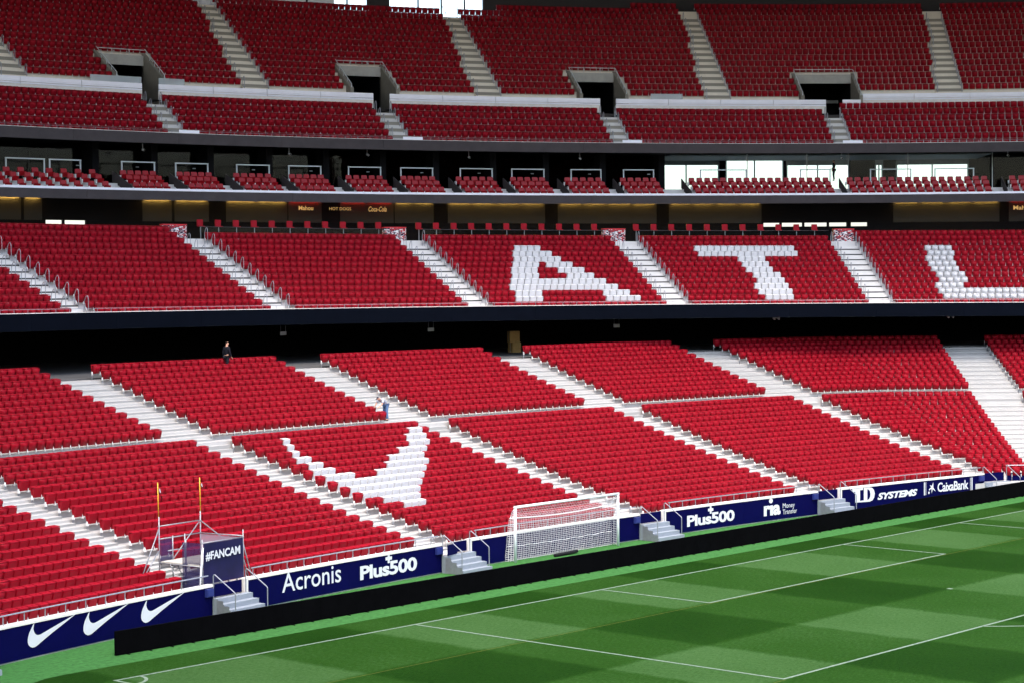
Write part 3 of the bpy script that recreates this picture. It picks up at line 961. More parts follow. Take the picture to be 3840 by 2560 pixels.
V_W = {16: [(-5.46, -4.92), (2.95, 3.94)], 15: [(-5.9, -5.39), (2.08, 3.47)], 14: [(-6.39, -5.91), (1.12, 2.53)], 13: [(-6.89, -5.89), (0.07, 1.59)], 12: [(-6.84, -5.87), (-1.34, 0.63)], 11: [(-7.28, -5.87), (-2.59, 0.43)], 10: [(-7.28, -5.37), (-3.99, -0.59)], 9: [(-7.3, -1.56)], 8: [(-7.28, -2.47)], 7: [(-7.29, -3.45)], 6: [(-6.79, -4.36)], 5: [(-6.28, -4.75)]}
PITCH_S = 0.504
def low_blocks(i):
    if i < 18: return [(-7.80 + 14.27 * k, 4.20 + 14.27 * k, k) for k in range(-4, 3)]
    return [(-8.30 + 14.2 * k, 2.90 + 14.2 * k, k) for k in range(-4, 3)]
for i in range(LOW_N):
    d, zt = low_row(i)
    z = zt - SEAT_H
    for sa, sb, k in low_blocks(i):
        wd = (sb - sa) * (R0 + d) / R0
        n = int(wd / PITCH_S + 0.3)
        for j in range(n):
            s = sa + (j + 0.5) * (sb - sa) / n
            x, y = arc(s, d)
            col = 1 if (k == 0 and any(a < s < b for a, b in V_W.get(i, []))) else 0
            put(x, y, z, s / R0, col, j % 3 == 0, ("low", k, i, j, n))
    # chamfered corner: two straight lengths meeting at a kink
    kx = kink(d)
    a, b = 29.95 - 0.225 * d, tB_of(kx) + 0.03
    n = int((b - a) / PITCH_S + 0.5)
    for j in range(n):
        t = b - (j + 0.5) * (b - a) / n
        put(*pB(t, d), z, AB, 0, j % 3 == 0, ("low", 3, i, j, n))
    a, b = tC_of(kx) - 0.03, 21.4
    n = int((b - a) / PITCH_S + 0.5)
    for j in range(n):
        t = a + (j + 0.5) * (b - a) / n
        put(*pC(t, d), z, AC, 0, j % 3 == 0, ("low", 4, i, j, n))
    for j in range(22):
        put(*pC(24.7 + (j + 0.5) * PITCH_S, d), z, AC, 0, j % 3 == 0, ("low", 5, i, j, 22))

L_A = {1: [(20.24, 21.94), (25.89, 27.21), (27.27, 27.73)], 2: [(20.57, 22.16), (25.78, 27.41)], 3: [(20.95, 27.09)], 4: [(21.32, 26.67)], 5: [(21.7, 23.27), (24.82, 26.37)], 6: [(21.97, 23.48), (24.63, 26.1)], 7: [(22.36, 23.85), (24.23, 25.75)], 8: [(22.65, 25.39)], 9: [(22.91, 25.08)], 10: [(23.29, 24.75)]}
L_T = {10: [(32.94, 38.67)], 9: [(32.96, 38.56)], 8: [(35.15, 36.71)], 7: [(35.11, 36.68)], 6: [(35.07, 36.65)], 5: [(35.07, 36.66)], 4: [(35.07, 36.64)], 3: [(35.04, 36.65)], 2: [(35.03, 36.65)], 1: [(34.99, 36.6)]}
L_L = {10: [(45.58, 47.03)], 9: [(45.52, 46.99)], 8: [(45.48, 46.96)], 7: [(45.43, 46.88)], 6: [(45.42, 46.93)], 5: [(45.35, 46.83)], 4: [(45.26, 46.81)], 3: [(45.18, 46.74)], 2: [(45.11, 52.2)], 1: [(44.99, 52.2)]}
LET = {0: L_A, 1: L_T, 2: L_L}
MSTART, MEND, MPER = 18.80, 29.02, 11.74
for i in range(-4, 4):
    for k in range(0, 14 if i in (-4, -3, -2, 2, 3) else 13):
        R, zt = mid_row(k)
        a, b = MSTART + MPER * i, MEND + MPER * i
        wd = R_(b - a) * R
        n = int(wd / 0.492)
        white = LET.get(i, {}).get(k, [])
        for j in range(n):
            ph = a + (j + 0.5) * (b - a) / n
            x, y = pol(ph, R)
            put(x, y, zt - SEAT_H + dz_mid(ph), R_(ph), 1 if any(q[0] < ph < q[1] for q in white) else 0, 0, ("mid", i, k, j, n))
U1START, U1END, U1PER = 22.56, 32.59, 10.95
for i in range(-4, 4):
    for k in range(0, 7):
        R, zt = u1_row(k)
        a, b = U1START + U1PER * i, U1END + U1PER * i
        if k == 6 and a < 44: continue
        n = int(R_(b - a) * R / 0.553)
        for j in range(n):
            ph = a + (j + 0.5) * (b - a) / n
            put(*pol(ph, R), zt - SEAT_H + dz_up(ph), R_(ph), 0, 0, ("u1", i, k, j, n))
U2START, U2PER = 17.16, 11.12
for i in range(-4, 5):
    for k in range(0, 16):
        R, zt = u2_row(k)
        gap = 1.28 if k < 5 else (1.05 if k < 9 else 0.82)
        a, b = U2START + U2PER * i, U2START + U2PER * (i + 1) - gap
        n = int(R_(b - a) * R / 0.515)
        for j in range(n):
            ph = a + (j + 0.5) * (b - a) / n
            if k >= u2n(ph): continue
            if k < 4 and any(v[0] - 0.1 < ph < v[1] + 0.1 for v in VOM): continue
            if k == 0 and ph > UK: continue
            put(*pol(ph, R), zt - SEAT_H + dz_up(ph), R_(ph), 0, 0, ("u2", i, k, j, n))

reds = sorted([s for s in SEATS if s[4] == 0 and s[6][0] == "low" and 0.004 < s[8] < 0.996 and 0.0 < s[9] < 0.660], key=lambda s: s[7])
single = set(id(s) for s in reds[:300])
whites = [s for s in SEATS if s[4] == 1]
wsingle = [s for s in whites if s[6][0] == "low" or s[6][1] in (0, 1)]
if len(wsingle) > 300: wsingle = wsingle[:300]
single |= set(id(s) for s in wsingle)

PARTS = {c: [("backrest", SB.mesh("backrest", [m_])), ("seat", SP.mesh("seat", [m_])), ("bracket", SBR.mesh("bracket", ["bracket"])), ("leg", SLG.mesh("leg", ["galv"]))] for c, m_ in ((0, "red_plastic"), (1, "white_plastic"))}
order = {}
for s in wsingle:
    order.setdefault((s[6][0], s[6][1], s[6][2]), []).append(s)
for key, l in order.items():
    l.sort(key=lambda s: s[8])
for s in SEATS:
    if id(s) not in single: continue
    tier, blk, row, j, n = s[6]
    if s[4] == 0:
        if blk <= -2:
            lab = "red folding seat, %s row up, %s seat from the aisle, block left of scaffold" % (nth(row + 1), nth(n - j))
        else:
            where = {-1: "block right of scaffold", 0: "block with white tick", 1: "block behind plus-sign wall"}.get(blk, "block %d right of goal" % blk)
            lab = "red folding seat, %s row up, %s seat from the aisle, %s" % (nth(row + 1), nth(j + 1), where)
        grp = "red folding seats near the perimeter wall"
    else:
        q = order[(tier, blk, row)].index(s) + 1
        shp = "big white tick" if tier == "low" else ("letter A" if blk == 0 else "letter T")
        rw = row - 4 if tier == "low" else row
        lab = "white folding seat in the %s, %s row from bottom, %s from left" % (shp, nth(rw), nth(q))
        grp = "white folding seats forming the %s" % shp
    t = thing("folding_seat" if s[4] == 0 else "white_seat", lab, "seat", (s[0], s[1], s[2]), -s[3], grp)
    for nm, me in PARTS[s[4]]:
        if nm == "leg" and not s[5]: continue
        link(nm, me, t)

def mass(name, seats, mats_, withlegs=True):
    tmpl = []
    for leg in (0, 1):
        v, f, mi = [], [], []
        for q, part in enumerate((SB, SP, SBR) + ((SLG,) if leg else ())):
            o = len(v)
            v += part.v
            f += [tuple(o + a for a in p) for p in part.f]
            mi += [0 if q < 2 else (1 if q == 2 else 2)] * len(part.f)
        tmpl.append((np.array(v), f, mi))
    VV, LI, LS, LT, MI = [], [], [], [], []
    off = 0; ls = 0
    cache = []
    for v, f, mi in tmpl:
        li = np.array([a for p in f for a in p]); lt = np.array([len(p) for p in f])
        cache.append((v, li, lt, np.concatenate([[0], np.cumsum(lt)[:-1]]), np.array(mi), len(li)))
    for s in seats:
        v, li, lt, st, mi, nl = cache[1 if s[5] else 0]
        c, sn = math.cos(-s[3]), math.sin(-s[3])
        w = np.empty_like(v)
        kx_ = 1.10 if s[6][0] == 'u1' else 1.0
        w[:, 0] = s[0] + v[:, 0] * kx_ * c - v[:, 1] * sn
        w[:, 1] = s[1] + v[:, 0] * kx_ * sn + v[:, 1] * c
        w[:, 2] = s[2] + v[:, 2]
        VV.append(w); LI.append(li + off); LS.append(st + ls); LT.append(lt); MI.append(mi)
        off += len(v); ls += nl
    VV = np.concatenate(VV); LI = np.concatenate(LI); LS = np.concatenate(LS); LT = np.concatenate(LT); MI = np.concatenate(MI)
    me = bpy.data.meshes.new(name)
    me.vertices.add(len(VV)); me.vertices.foreach_set("co", VV.ravel())
    me.loops.add(len(LI)); me.loops.foreach_set("vertex_index", LI.astype(np.int32))
    me.polygons.add(len(LS)); me.polygons.foreach_set("loop_start", LS.astype(np.int32)); me.polygons.foreach_set("loop_total", LT.astype(np.int32))
    for a in mats_: me.materials.append(MATS[a])
    me.polygons.foreach_set("material_index", MI.astype(np.int32))
    me.update(calc_edges=True)
    me.validate()
    return link(name, me)
rest = [s for s in SEATS if id(s) not in single]
tag(mass("red_seats", [s for s in rest if s[4] == 0], ["red_plastic", "bracket", "galv"]), "thousands of red folding seats filling the tiers", "seats", kind="stuff")
tag(mass("white_seats", [s for s in rest if s[4] == 1], ["white_plastic", "bracket", "galv"]), "white folding seats forming the letter L", "seats", kind="stuff")
print("seats", len(SEATS), "single", len(single), "white single", len(wsingle))

# ---------------------------------------------------------------- aisle stairs and hoop handrails
unit = {}
def ubox(m_, front_line=None):
    if (m_, front_line) not in unit:
        mb = MB().box(-.5, .5, 0, 1, 0, 1, 0)
        if front_line: mb.box(-.5, .5, -.03, -.002, .55, .98, 1)
        unit[(m_, front_line)] = mb.mesh("step", [m_] + ([front_line] if front_line else []))
    return unit[(m_, front_line)]
def put_step(par, x, y, z, ang, w, dep, h, m_, front_line=None):
    o = link("step", ubox(m_, front_line), par, (x, y, z), -ang)
    o.scale = (w, dep, h)
LOWAISLE = {-2: "starting at the scaffold's left, lower tier", -1: "that the scaffold tower stands on", 0: "left of the big white tick", 1: "right of the big white tick", 2: "above the wall with plus sign and round lettering", 3: "above the star emblem"}
def aisle_low(k, rows, sa, sb, label):
    par = thing("aisle_stairs", label, "stairs", group="aisle stairs of the lower tier")
    for i in rows:
        d0, d1 = low_row(i)[0], low_row(i + 1)[0]
        z0, z1 = trd[i], trd[i + 1]
        edge = d1 - 0.60
        ns = 2 if z1 - z0 < 0.4 else 3
        sm = (sa + sb) / 2
        for q in range(1, ns):
            x, y = arc(sm, edge - 0.40 * (ns - q) / (ns - 1) - 0.002)
            put_step(par, x, y, z0 + 0.002, sm / R0, (sb - sa) * (R0 + edge) / R0 - 0.10, 0.40 * (ns - q) / (ns - 1), (z1 - z0) * q / ns, "concrete_low", "step_line_low")
for k in range(-2, 3):
    aisle_low(k, range(0, 18), 4.20 + 14.27 * (k - 1), 6.47 + 14.27 * (k - 1), "pale concrete stairs %s, lower half" % LOWAISLE[k])
for k in range(-1, 3):
    aisle_low(k, range(18, 29), 2.90 + 14.2 * (k - 1), 5.90 + 14.2 * (k - 1), "pale concrete stairs %s, upper half" % LOWAISLE[k])
par = thing("aisle_stairs", "pale concrete stairs beyond the wall's star emblem up to the kinked block", "stairs", group="aisle stairs of the lower tier")
for i in range(0, 29):
    d1 = low_row(i + 1)[0]; edge = d1 - 0.60
    if i < 17: a, b = 32.74, None
    sx, sy = arc(32.9 - (1.4 if i > 17 else 0), edge - 0.40)
    ex, ey = pB(29.85 - 0.225 * edge, edge - 0.40)
    ang = math.atan2(-(ey - sy), ex - sx)
    put_step(par, (sx + ex) / 2, (sy + ey) / 2, trd[i] + 0.002, ang, math.hypot(ex - sx, ey - sy) - .1, 0.40, (trd[i + 1] - trd[i]) * 0.5, "concrete_low", "step_line_low")
par = thing("aisle_stairs", "wide pale concrete stairs at the right edge of the lower tier", "stairs", group="aisle stairs of the lower tier")
for i in range(0, 29):
    edge = low_row(i + 1)[0] - 0.60
    x, y = pC(23.03, edge - 0.402)
    put_step(par, x, y, trd[i] + 0.002, AC, 3.15, 0.40, (trd[i + 1] - trd[i]) * 0.5, "concrete_low", "step_line_low")

hoop_me = MB().tube([(0, 0, 0), (0, 0, .88), (0, .03, 1.0), (0, .09, 1.07), (0, .16, 1.05), (0, .24, .95), (0, .34, .72), (0, .34, 0.02)], 0.019, 6).mesh("handrail", ["steel_rail"])
hoop_s = MB().tube([(0, 0, 0), (0, 0, .74), (0, .03, .86), (0, .09, .93), (0, .16, .91), (0, .24, .82), (0, .32, .64), (0, .32, 0.02)], 0.024, 6).mesh("handrail", ["steel_rail"])
MIDA = {-2: "at far left of middle tier", -1: "second in middle tier", 0: "left of letter A", 1: "between letters A and T", 2: "between letters T and L", 3: "right of letter L"}
def seen(x, y, z):
    u, v, _ = project((x, y, z))
    return -0.005 < u < 1.005 and -0.005 < v < 0.672
for i in range(-2, 4):
    a, b = MEND + MPER * (i - 1), MSTART + MPER * i
    c = (a + b) / 2
    par = thing("aisle_stairs", "pale concrete stairs with dark step edges %s" % MIDA[i], "stairs", group="aisle stairs of the middle tier")
    for k in range(0, 12):
        R1 = mid_row(k + 1)[0] - 0.60
        z0, z1 = mid_row(k)[1] - SEAT_H, mid_row(k + 1)[1] - SEAT_H
        x, y = pol(c, R1 - 0.402)
        put_step(par, x, y, z0 + .002 + dz_mid(c), R_(c), R_(b - a) * R1 - 0.12, 0.40, (z1 - z0) * .5, "concrete_mid", "step_shadow")
    for side, ph in (("left", a + 0.12), ("right", b - 0.09)):
        for k in range(0, 12):
            x, y = pol(ph, 70.93 + 0.8 * k)
            z = 11.94 + 0.3776 * k - 1.07 + dz_mid(ph)
            if not seen(x, y, z + .8): continue
            o = link("aisle_handrail", hoop_me, None, (x, y, z), -R_(ph))
            tag(o, "grey hoop handrail, %s up, %s side of aisle %s" % (nth(k + 1), side, MIDA[i]), "handrail", "hoop handrails of the middle tier")
UPA = {-1: "leftmost", 0: "second", 1: "third", 2: "fourth"}
for i in range(-1, 3):
    a, b = U1END + U1PER * (i - 1), U1START + U1PER * i
    c = (a + b) / 2
    par = thing("aisle_stairs", "pale concrete stairs below the %s tunnel mouth of the upper tier" % UPA[i], "stairs", group="aisle stairs in front of the tunnel mouths")
    for k in range(0, 5):
        R1 = u1_row(k + 1)[0] - 0.60
        z0, z1 = u1_row(k)[1] - SEAT_H, u1_row(k + 1)[1] - SEAT_H
        for q in (1, 2):
            x, y = pol(c, R1 - 0.252 * (3 - q))
            put_step(par, x, y, z0 + .002 + dz_up(c), R_(c), R_(b - a) * R1 - 0.1, 0.25 * (3 - q), (z1 - z0) * q / 3, "concrete_mid", "step_line_up")
    for side, ph in (("left", a + 0.1), ("right", b - 0.09)):
        for k in range(1, 6):
            R, zt = u1_row(k)
            x, y = pol(ph, R - 0.35)
            z = zt - SEAT_H + dz_up(ph)
            if not seen(x, y, z + .5): continue
            o = link("aisle_handrail", hoop_s, None, (x, y, z), -R_(ph))
            tag(o, "grey hoop handrail, %s up, %s side below %s tunnel mouth" % (nth(k), side, UPA[i]), "handrail", "hoop handrails below the tunnel mouths")
UP2 = {-1: "at the top left corner", 0: "between first and second tunnel mouths", 1: "between second and third tunnel mouths", 2: "between third and fourth tunnel mouths", 3: "at the top right corner"}
for i in range(-1, 4):
    b = U2START + U2PER * i
    par = thing("aisle_stairs", "beige concrete upper stairs %s" % UP2[i], "stairs", group="aisle stairs of the upper tier")
    for k in range(1 if i == 3 else 0, 14):
        gap = 1.28 if k < 5 else (1.05 if k < 9 else 0.82)
        a = b - gap; c = (a + b) / 2
        R, zt = u2_row(k)
        R1 = u2_row(k + 1)[0] - 0.60
        z0, z1 = zt - SEAT_H, u2_row(k + 1)[1] - SEAT_H
        if k + 1 < u2n(b):
            for q in (1, 2):
                x, y = pol(c, R1 - 0.252 * (3 - q))
                put_step(par, x, y, z0 + .002 + dz_up(c), R_(c), R_(b - a) * R1 - 0.1, 0.25 * (3 - q), (z1 - z0) * q / 3, "concrete_up", "step_line_up")
        for side, ph in (("left", a + 0.08), ("right", b - 0.07)):
            x, y = pol(ph, R - 0.35)
            z = zt - SEAT_H + dz_up(ph)
            if not seen(x, y, z + .5): continue
            o = link("aisle_handrail", hoop_s, None, (x, y, z), -R_(ph))
            tag(o, "thin hoop handrail, %s up, %s side of stairs %s" % (nth(k + 1), side, UP2[i]), "handrail", "hoop handrails of the upper tier")

# ---------------------------------------------------------------- fascias and front rails
def ring_box(mb, p0, p1, Ra, Rb, z0, z1, dz=None, n=None, mi=0):
    n = n or max(1, int((p1 - p0) / 1.0))
    ring = [(Ra, z0), (Rb, z0), (Rb, z1), (Ra, z1), (Ra, z0)]
    rows = []
    for R, z in ring:
        rows.append([(*pol(p0 + (p1 - p0) * i / n, R), z + (dz(p0 + (p1 - p0) * i / n) if dz else 0)) for i in range(n + 1)])
    mb.grid(rows, mi)
    for ph, fl in ((p0, 0), (p1, 1)):
        q = [(*pol(ph, R), z + (dz(ph) if dz else 0)) for R, z in ring[:4]]
        mb.add(q, [(0, 1, 2, 3) if fl else (3, 2, 1, 0)], mi)
    return mb
def ring_tube(mb, p0, p1, R, z, r, dz=None, mi=0):
    n = max(2, int((p1 - p0) / 1.0))
    mb.tube([(*pol(p0 + (p1 - p0) * i / n, R), z + (dz(p0 + (p1 - p0) * i / n) if dz else 0)) for i in range(n + 1)], r, 5, mi)

FP0, FP1 = -14.0, 56.0
fas = thing("tier_fascia", "wide dark navy fascia band in front of the middle tier", "fascia")
n_f = 14
for i in range(n_f):
    a, b = FP0 + (FP1 - FP0) * i / n_f, FP0 + (FP1 - FP0) * (i + 1) / n_f
    ring_box(MB(), a + 0.004, b - 0.004, 69.72, 69.9, 10.13, 11.03, dz_mid, 4).build("panel", "fascia_navy", fas)
ring_box(MB(), FP0, FP1, 69.70, 69.95, 11.033, 11.065, dz_mid).build("edge_trim", "coping", fas)
mb = MB(); ring_tube(mb, FP0, FP1, 69.85, 11.25, 0.016, dz_mid)
rail = mb.build("guard_rail", "steel_rail", fas)
pm = MB().tube([(0, 0, 0), (0, 0, .19)], 0.012, 5).mesh("post", ["steel_rail"])
for i in range(86):
    ph = FP0 + i * 0.815
    link("post", pm, rail, (*pol(ph, 69.85), 11.063 + dz_mid(ph)), -R_(ph))
fas = thing("tier_fascia", "dark grey fascia band in front of the private boxes", "fascia")
for i in range(n_f):
    a, b = FP0 + (FP1 - FP0) * i / n_f, FP0 + (FP1 - FP0) * (i + 1) / n_f
    ring_box(MB(), a + 0.004, b - 0.004, 91.95, 92.2, 18.41, 19.04, dz_up, 4).build("panel", "fascia_grey", fas)
ring_box(MB(), FP0, FP1, 91.92, 92.25, 19.043, 19.20, dz_up).build("ledge", "white_panel", fas)
fas = thing("tier_fascia", "dark grey fascia band in front of the upper tier", "fascia")
for i in range(n_f):
    a, b = FP0 + (FP1 - FP0) * i / n_f, FP0 + (FP1 - FP0) * (i + 1) / n_f
    ring_box(MB(), a + 0.004, b - 0.004, 93.6, 93.8, 22.42, 23.17, dz_up, 4).build("panel", "fascia_grey", fas)
ring_box(MB(), FP0, FP1, 93.58, 93.85, 23.173, 23.20, dz_up).build("edge_trim", "coping", fas)
mb = MB(); ring_tube(mb, FP0, FP1, 93.75, 23.36, 0.014, dz_up)
rail = mb.build("guard_rail", "steel_rail", fas)
for i in range(116):
    ph = FP0 + i * 0.603
    link("post", pm, rail, (*pol(ph, 93.75), 23.19 + dz_up(ph)), -R_(ph))
for i in range(-1, 3):
    b = U1START + U1PER * i
    ring_box(MB(), b - 0.55, b + 0.42, 93.70, 93.73, 23.21, 23.42, dz_up).build("gate_board", "white_panel", fas)

# ---------------------------------------------------------------- white parapets, glass, tunnel mouths
GAPS = [(10.97, 11.73), (21.89, 22.67), (32.89, 33.65), (43.83, 44.61)]
PNAME = ["left of the first tunnel mouth", "between first and second tunnel mouths", "between second and third tunnel mouths", "between third and fourth tunnel mouths", "right of the fourth tunnel mouth"]
lo = [FP0] + [g[1] for g in GAPS]; hi = [g[0] for g in GAPS] + [45.5]
def parapet(a, b, R, z, label):
    t = thing("parapet", label, "parapet", group="white parapets across the upper tier")
    n = max(1, round((b - a) / 2.73))
    for i in range(n):
        p, q = a + (b - a) * i / n + 0.012, a + (b - a) * (i + 1) / n - 0.012
        ring_box(MB(), p, q, R, R + 0.12, z + 0.37, z + 0.62, dz_up, 3).build("panel", "white_panel", t)
        ring_box(MB(), p, q, R - .01, R + 0.12, z + 0.255, z + 0.363, dz_up, 3).build("panel", "white_panel", t)
        ring_box(MB(), p, q, R - .02, R + 0.12, z + 0.11, z + 0.22, dz_up, 3).build("panel", "white_panel", t)
    ring_box(MB(), a, b, R + 0.03, R + 0.10, z - 0.5, z + 0.105, dz_up).build("plinth", "coping", t)
for i in range(5):
    parapet(lo[i], hi[i], 98.88, 26.45, "white slatted parapet " + PNAME[i])
parapet(45.5, FP1, 99.68, 27.00, "white slatted parapet raised at the far right")
for (a, b, lab) in ((8.6, 10.95, "clear glass screen on the parapet left of the first tunnel mouth"), (11.75, 12.95, "clear glass screen on the parapet right of the first tunnel mouth"), (35.35, 36.9, "clear glass screen on the parapet right of the third tunnel mouth")):
    o = ring_box(MB(), a, b, 98.93, 98.95, 27.08, 27.52, dz_up, 3).build("glass_screen", "pale_reflection")
    tag(o, lab, "glass screen", "glass screens on the white parapets")
VN = ["first", "second", "third", "fourth"]
for vi, (a, b) in enumerate(VOM):
    t = thing("tunnel_mouth", "concrete tunnel mouth with railings, %s from left in the upper tier" % VN[vi], "tunnel", group="tunnel mouths of the upper tier")
    zz = 0.56 if vi == 3 else 0.0
    def top(R): return 27.92 + 0.577 * (R - 100) / 0.81 + 0.02
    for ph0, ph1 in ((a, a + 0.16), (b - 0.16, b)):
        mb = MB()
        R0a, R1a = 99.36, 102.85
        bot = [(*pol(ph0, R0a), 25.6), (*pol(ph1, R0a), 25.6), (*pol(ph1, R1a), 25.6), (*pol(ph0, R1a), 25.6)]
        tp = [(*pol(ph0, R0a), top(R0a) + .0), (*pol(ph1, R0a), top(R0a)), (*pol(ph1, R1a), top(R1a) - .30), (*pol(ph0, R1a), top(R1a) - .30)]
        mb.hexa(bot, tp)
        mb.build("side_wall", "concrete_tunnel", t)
        pm_ = (ph0 + ph1) / 2
        mb = MB()
        mb.tube([(*pol(pm_, 99.45), top(R0a) - .6), (*pol(pm_, 99.45), top(R0a) + .30), (*pol(pm_, 102.6), top(R1a) - .05)], 0.035, 5)
        for q in (0.25, 0.5, 0.75):
            R = 99.45 + 3.15 * q
            mb.tube([(*pol(pm_, R), top(R) - .4), (*pol(pm_, R), top(R) + .24 - .22 * q)], 0.02, 5)
        mb.build("side_rail", "frame_white", t)
    ring_box(MB(), a + 0.17, b - 0.17, 102.50, 102.60, 28.72, 29.47, dz_up, 3).build("lintel", "concrete_grey", t)
    mb = MB(); ring_tube(mb, a + .1, b - .1, 102.55, 29.88, 0.03, dz_up)
    for q in (0.33, 0.66):
        ph = a + (b - a) * q
        mb.tube([(*pol(ph, 102.55), 29.45 + dz_up(ph)), (*pol(ph, 102.55), 29.88 + dz_up(ph))], 0.03, 5)
    mb.build("top_rail", "frame_white", t)
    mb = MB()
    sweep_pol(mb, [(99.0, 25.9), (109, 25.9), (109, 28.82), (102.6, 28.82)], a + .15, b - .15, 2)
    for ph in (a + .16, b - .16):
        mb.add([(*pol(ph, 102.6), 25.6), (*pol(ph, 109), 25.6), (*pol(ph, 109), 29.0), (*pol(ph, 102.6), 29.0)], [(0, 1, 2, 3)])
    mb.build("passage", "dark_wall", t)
    ring_box(MB(), a + (b - a) * .45, b - .2, 107.5, 107.6, 27.55, 27.8, None, 2).build("inner_beam", "concrete_grey", t)

# back of the upper tier
bw = tag(link("upper_back_wall", None), "dark wall at the back of the upper tier", kind="structure")
OPEN = [(12.2, 24.75), (25.72, 29.98)]
def wall_ring(mb, p0, p1, R, z0, z1, dz=None):
    sweep_pol(mb, [(R, z0), (R, z1)], p0, p1, dz=dz)
cs = [PH0] + [e for o_ in OPEN for e in o_] + [PH1]
for a, b in zip(cs[::2], cs[1::2]):
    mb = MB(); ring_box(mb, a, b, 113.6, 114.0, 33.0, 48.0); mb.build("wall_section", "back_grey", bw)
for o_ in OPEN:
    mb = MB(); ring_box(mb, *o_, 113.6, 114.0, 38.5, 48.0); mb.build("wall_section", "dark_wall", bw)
for ph in (14.0, 16.4, 18.2, 20.1, 22.0, 23.8, 27.0, 28.05, 29.1):
    mb = MB(); ring_box(mb, ph - .03, ph + .03, 113.5, 113.62, 33.0, 38.5); mb.build("mullion", "dark_wall", bw)
o = ring_box(MB(), 8, 25.3, 126, 126.5, 20, 50).build("outer_wall", "ceil_grey")
tag(o, "pale outer wall glimpsed behind the top rows", "wall")

# ---------------------------------------------------------------- private boxes
mb = MB()
sweep_pol(mb, [(92.2, 18.5), (92.2, 18.73), (93.40, 18.73), (93.40, 19.23), (94.25, 19.23), (94.25, 19.61), (106, 19.61)], PH0, PH1, dz=dz_up)
tag(mb.build("box_terrace", "concrete_mid"), "concrete steps and floor of the private boxes", kind="structure")
GROUPS = [(-0.98, 7.63, 13), (8.57, 10.33, 5), (11.25, 12.98, 5), (13.95, 15.86, 5), (16.67, 18.41, 5), (19.41, 21.32, 5), (22.12, 23.89, 5), (24.84, 26.78, 5), (27.55, 29.35, 5), (30.24, 32.17, 5), (33.01, 34.89, 5), (36.41, 43.41, 18), (44.18, 51.1, 17), (52.02, 54.2, 5)]
pb = MB()
prism(pb, [(-.22, .40), (.22, .40), (.235, .70), (.225, .90), (.18, .95), (-.18, .95), (-.225, .90), (-.235, .70)], lambda z: (.06 + .16 * (z - .4), .14 + .18 * (z - .4)))
pad = MB()
prism(pad, [(-.21, .36), (.21, .36), (.235, .46), (.235, .62), (.20, .66), (-.20, .66), (-.235, .62), (-.235, .46)], lambda z: (-.05 - .55 * (z - .36), .08))
pbm, padm = pb.mesh("backrest", ["red_padded"]), pad.mesh("seat", ["red_padded"])
plm = MB().box(-.34, -.27, -.10, .16, .30, .58).box(-.32, -.29, -.02, .06, .002, .30).mesh("armrest", ["bracket"])
part_me = MB().hexa([(-.03, 0, 0), (.03, 0, 0), (.03, 2.7, 1.0), (-.03, 2.7, 1.0)], [(-.03, 0, .62), (.03, 0, .62), (.03, 2.7, 1.75), (-.03, 2.7, 1.75)]).mesh("partition", ["fascia_grey"])
BOXROWS = ((92.95, 18.73, "front"), (93.85, 19.23, "middle"), (94.72, 19.61, "back"))
GN = ["far left long box"] + ["%s small box" % nth(q) for q in range(1, 11)] + ["box left of standing figure", "box right of standing figure", "box at right edge"]
for gi, (a, b, n) in enumerate(GROUPS):
    for R, z, rn_ in BOXROWS:
        for j in range(n):
            ph = a + (j + .5) * (b - a) / n
            x, y = pol(ph, R)
            if not seen(x, y, z + .6): continue
            t = thing("padded_chair", "padded red chair, %s from left, %s row, %s" % (nth(j + 1), rn_, GN[gi]), "seat", (x, y, z + dz_up(ph)), -R_(ph) + jr.uniform(-.05, .05), "padded seats of the private boxes")
            link("backrest", pbm, t); link("seat", padm, t); link("armrest", plm, t)
    pe = GROUPS[gi + 1][0] if gi + 1 < len(GROUPS) else b + 1
    if gi > 0:
        ph = a - 0.28
        o = link("box_partition", part_me, None, (*pol(ph, 92.3), 18.74 + dz_up(ph)), -R_(ph))
        tag(o, "slanted grey side screen left of the %s" % GN[gi], "screen", "slanted screens between the private boxes")
    st = thing("box_steps", "short pale steps right of the %s" % GN[gi], "steps", group="short steps in the private boxes")
    w = R_(min(pe - b - 0.4, 0.8)) * 93
    ph = b + 0.10 + math.degrees(w / 93) / 2
    for R, z0, h in ((93.10, 18.732, 0.25), (93.98, 19.232, 0.19)):
        x, y = pol(ph, R)
        put_step(st, x, y, z0 + dz_up(ph), R_(ph), w, 0.27, h, "concrete_mid")
FRAMES = [(3.86, 5.66), (5.85, 7.32), (9.18, 10.77), (11.71, 13.29), (14.61, 16.22), (17.11, 18.71), (20.0, 21.62), (22.55, 24.16), (25.46, 27.09), (28.0, 29.64), (30.92, 32.45), (33.51, 35.05), (37.3, 39.6), (42.2, 43.7), (45.6, 47.6), (48.7, 50.6)]
for fi, (a, b) in enumerate(FRAMES):
    t = thing("counter_frame", "thin white counter frame behind the seats, %s from left in the private boxes" % nth(fi + 1), "counter", group="white counter frames in the private boxes")
    mb = MB()
    ring_box(mb, a, b, 96.4, 96.5, 21.21, 21.29, dz_up, 2)
    mb.build("top_bar", "frame_white", t)
    for ph in (a + .03, b - .03):
        ring_box(MB(), ph - .025, ph + .025, 96.41, 96.49, 19.615, 21.205, dz_up, 1).build("leg", "frame_white", t)
    for q in range(4):
        ph = a + (b - a) * (q + .5) / 4
        x, y = pol(ph, 96.9)
        MB().box(-.2, .2, -.18, .18, 0.7, 0.76).box(-.2, .2, .14, .18, .78, 1.05).tube([(-.17, -.15, 0), (-.15, -.13, .7)], .015, 4).tube([(.17, -.15, 0), (.15, -.13, .7)], .015, 4)
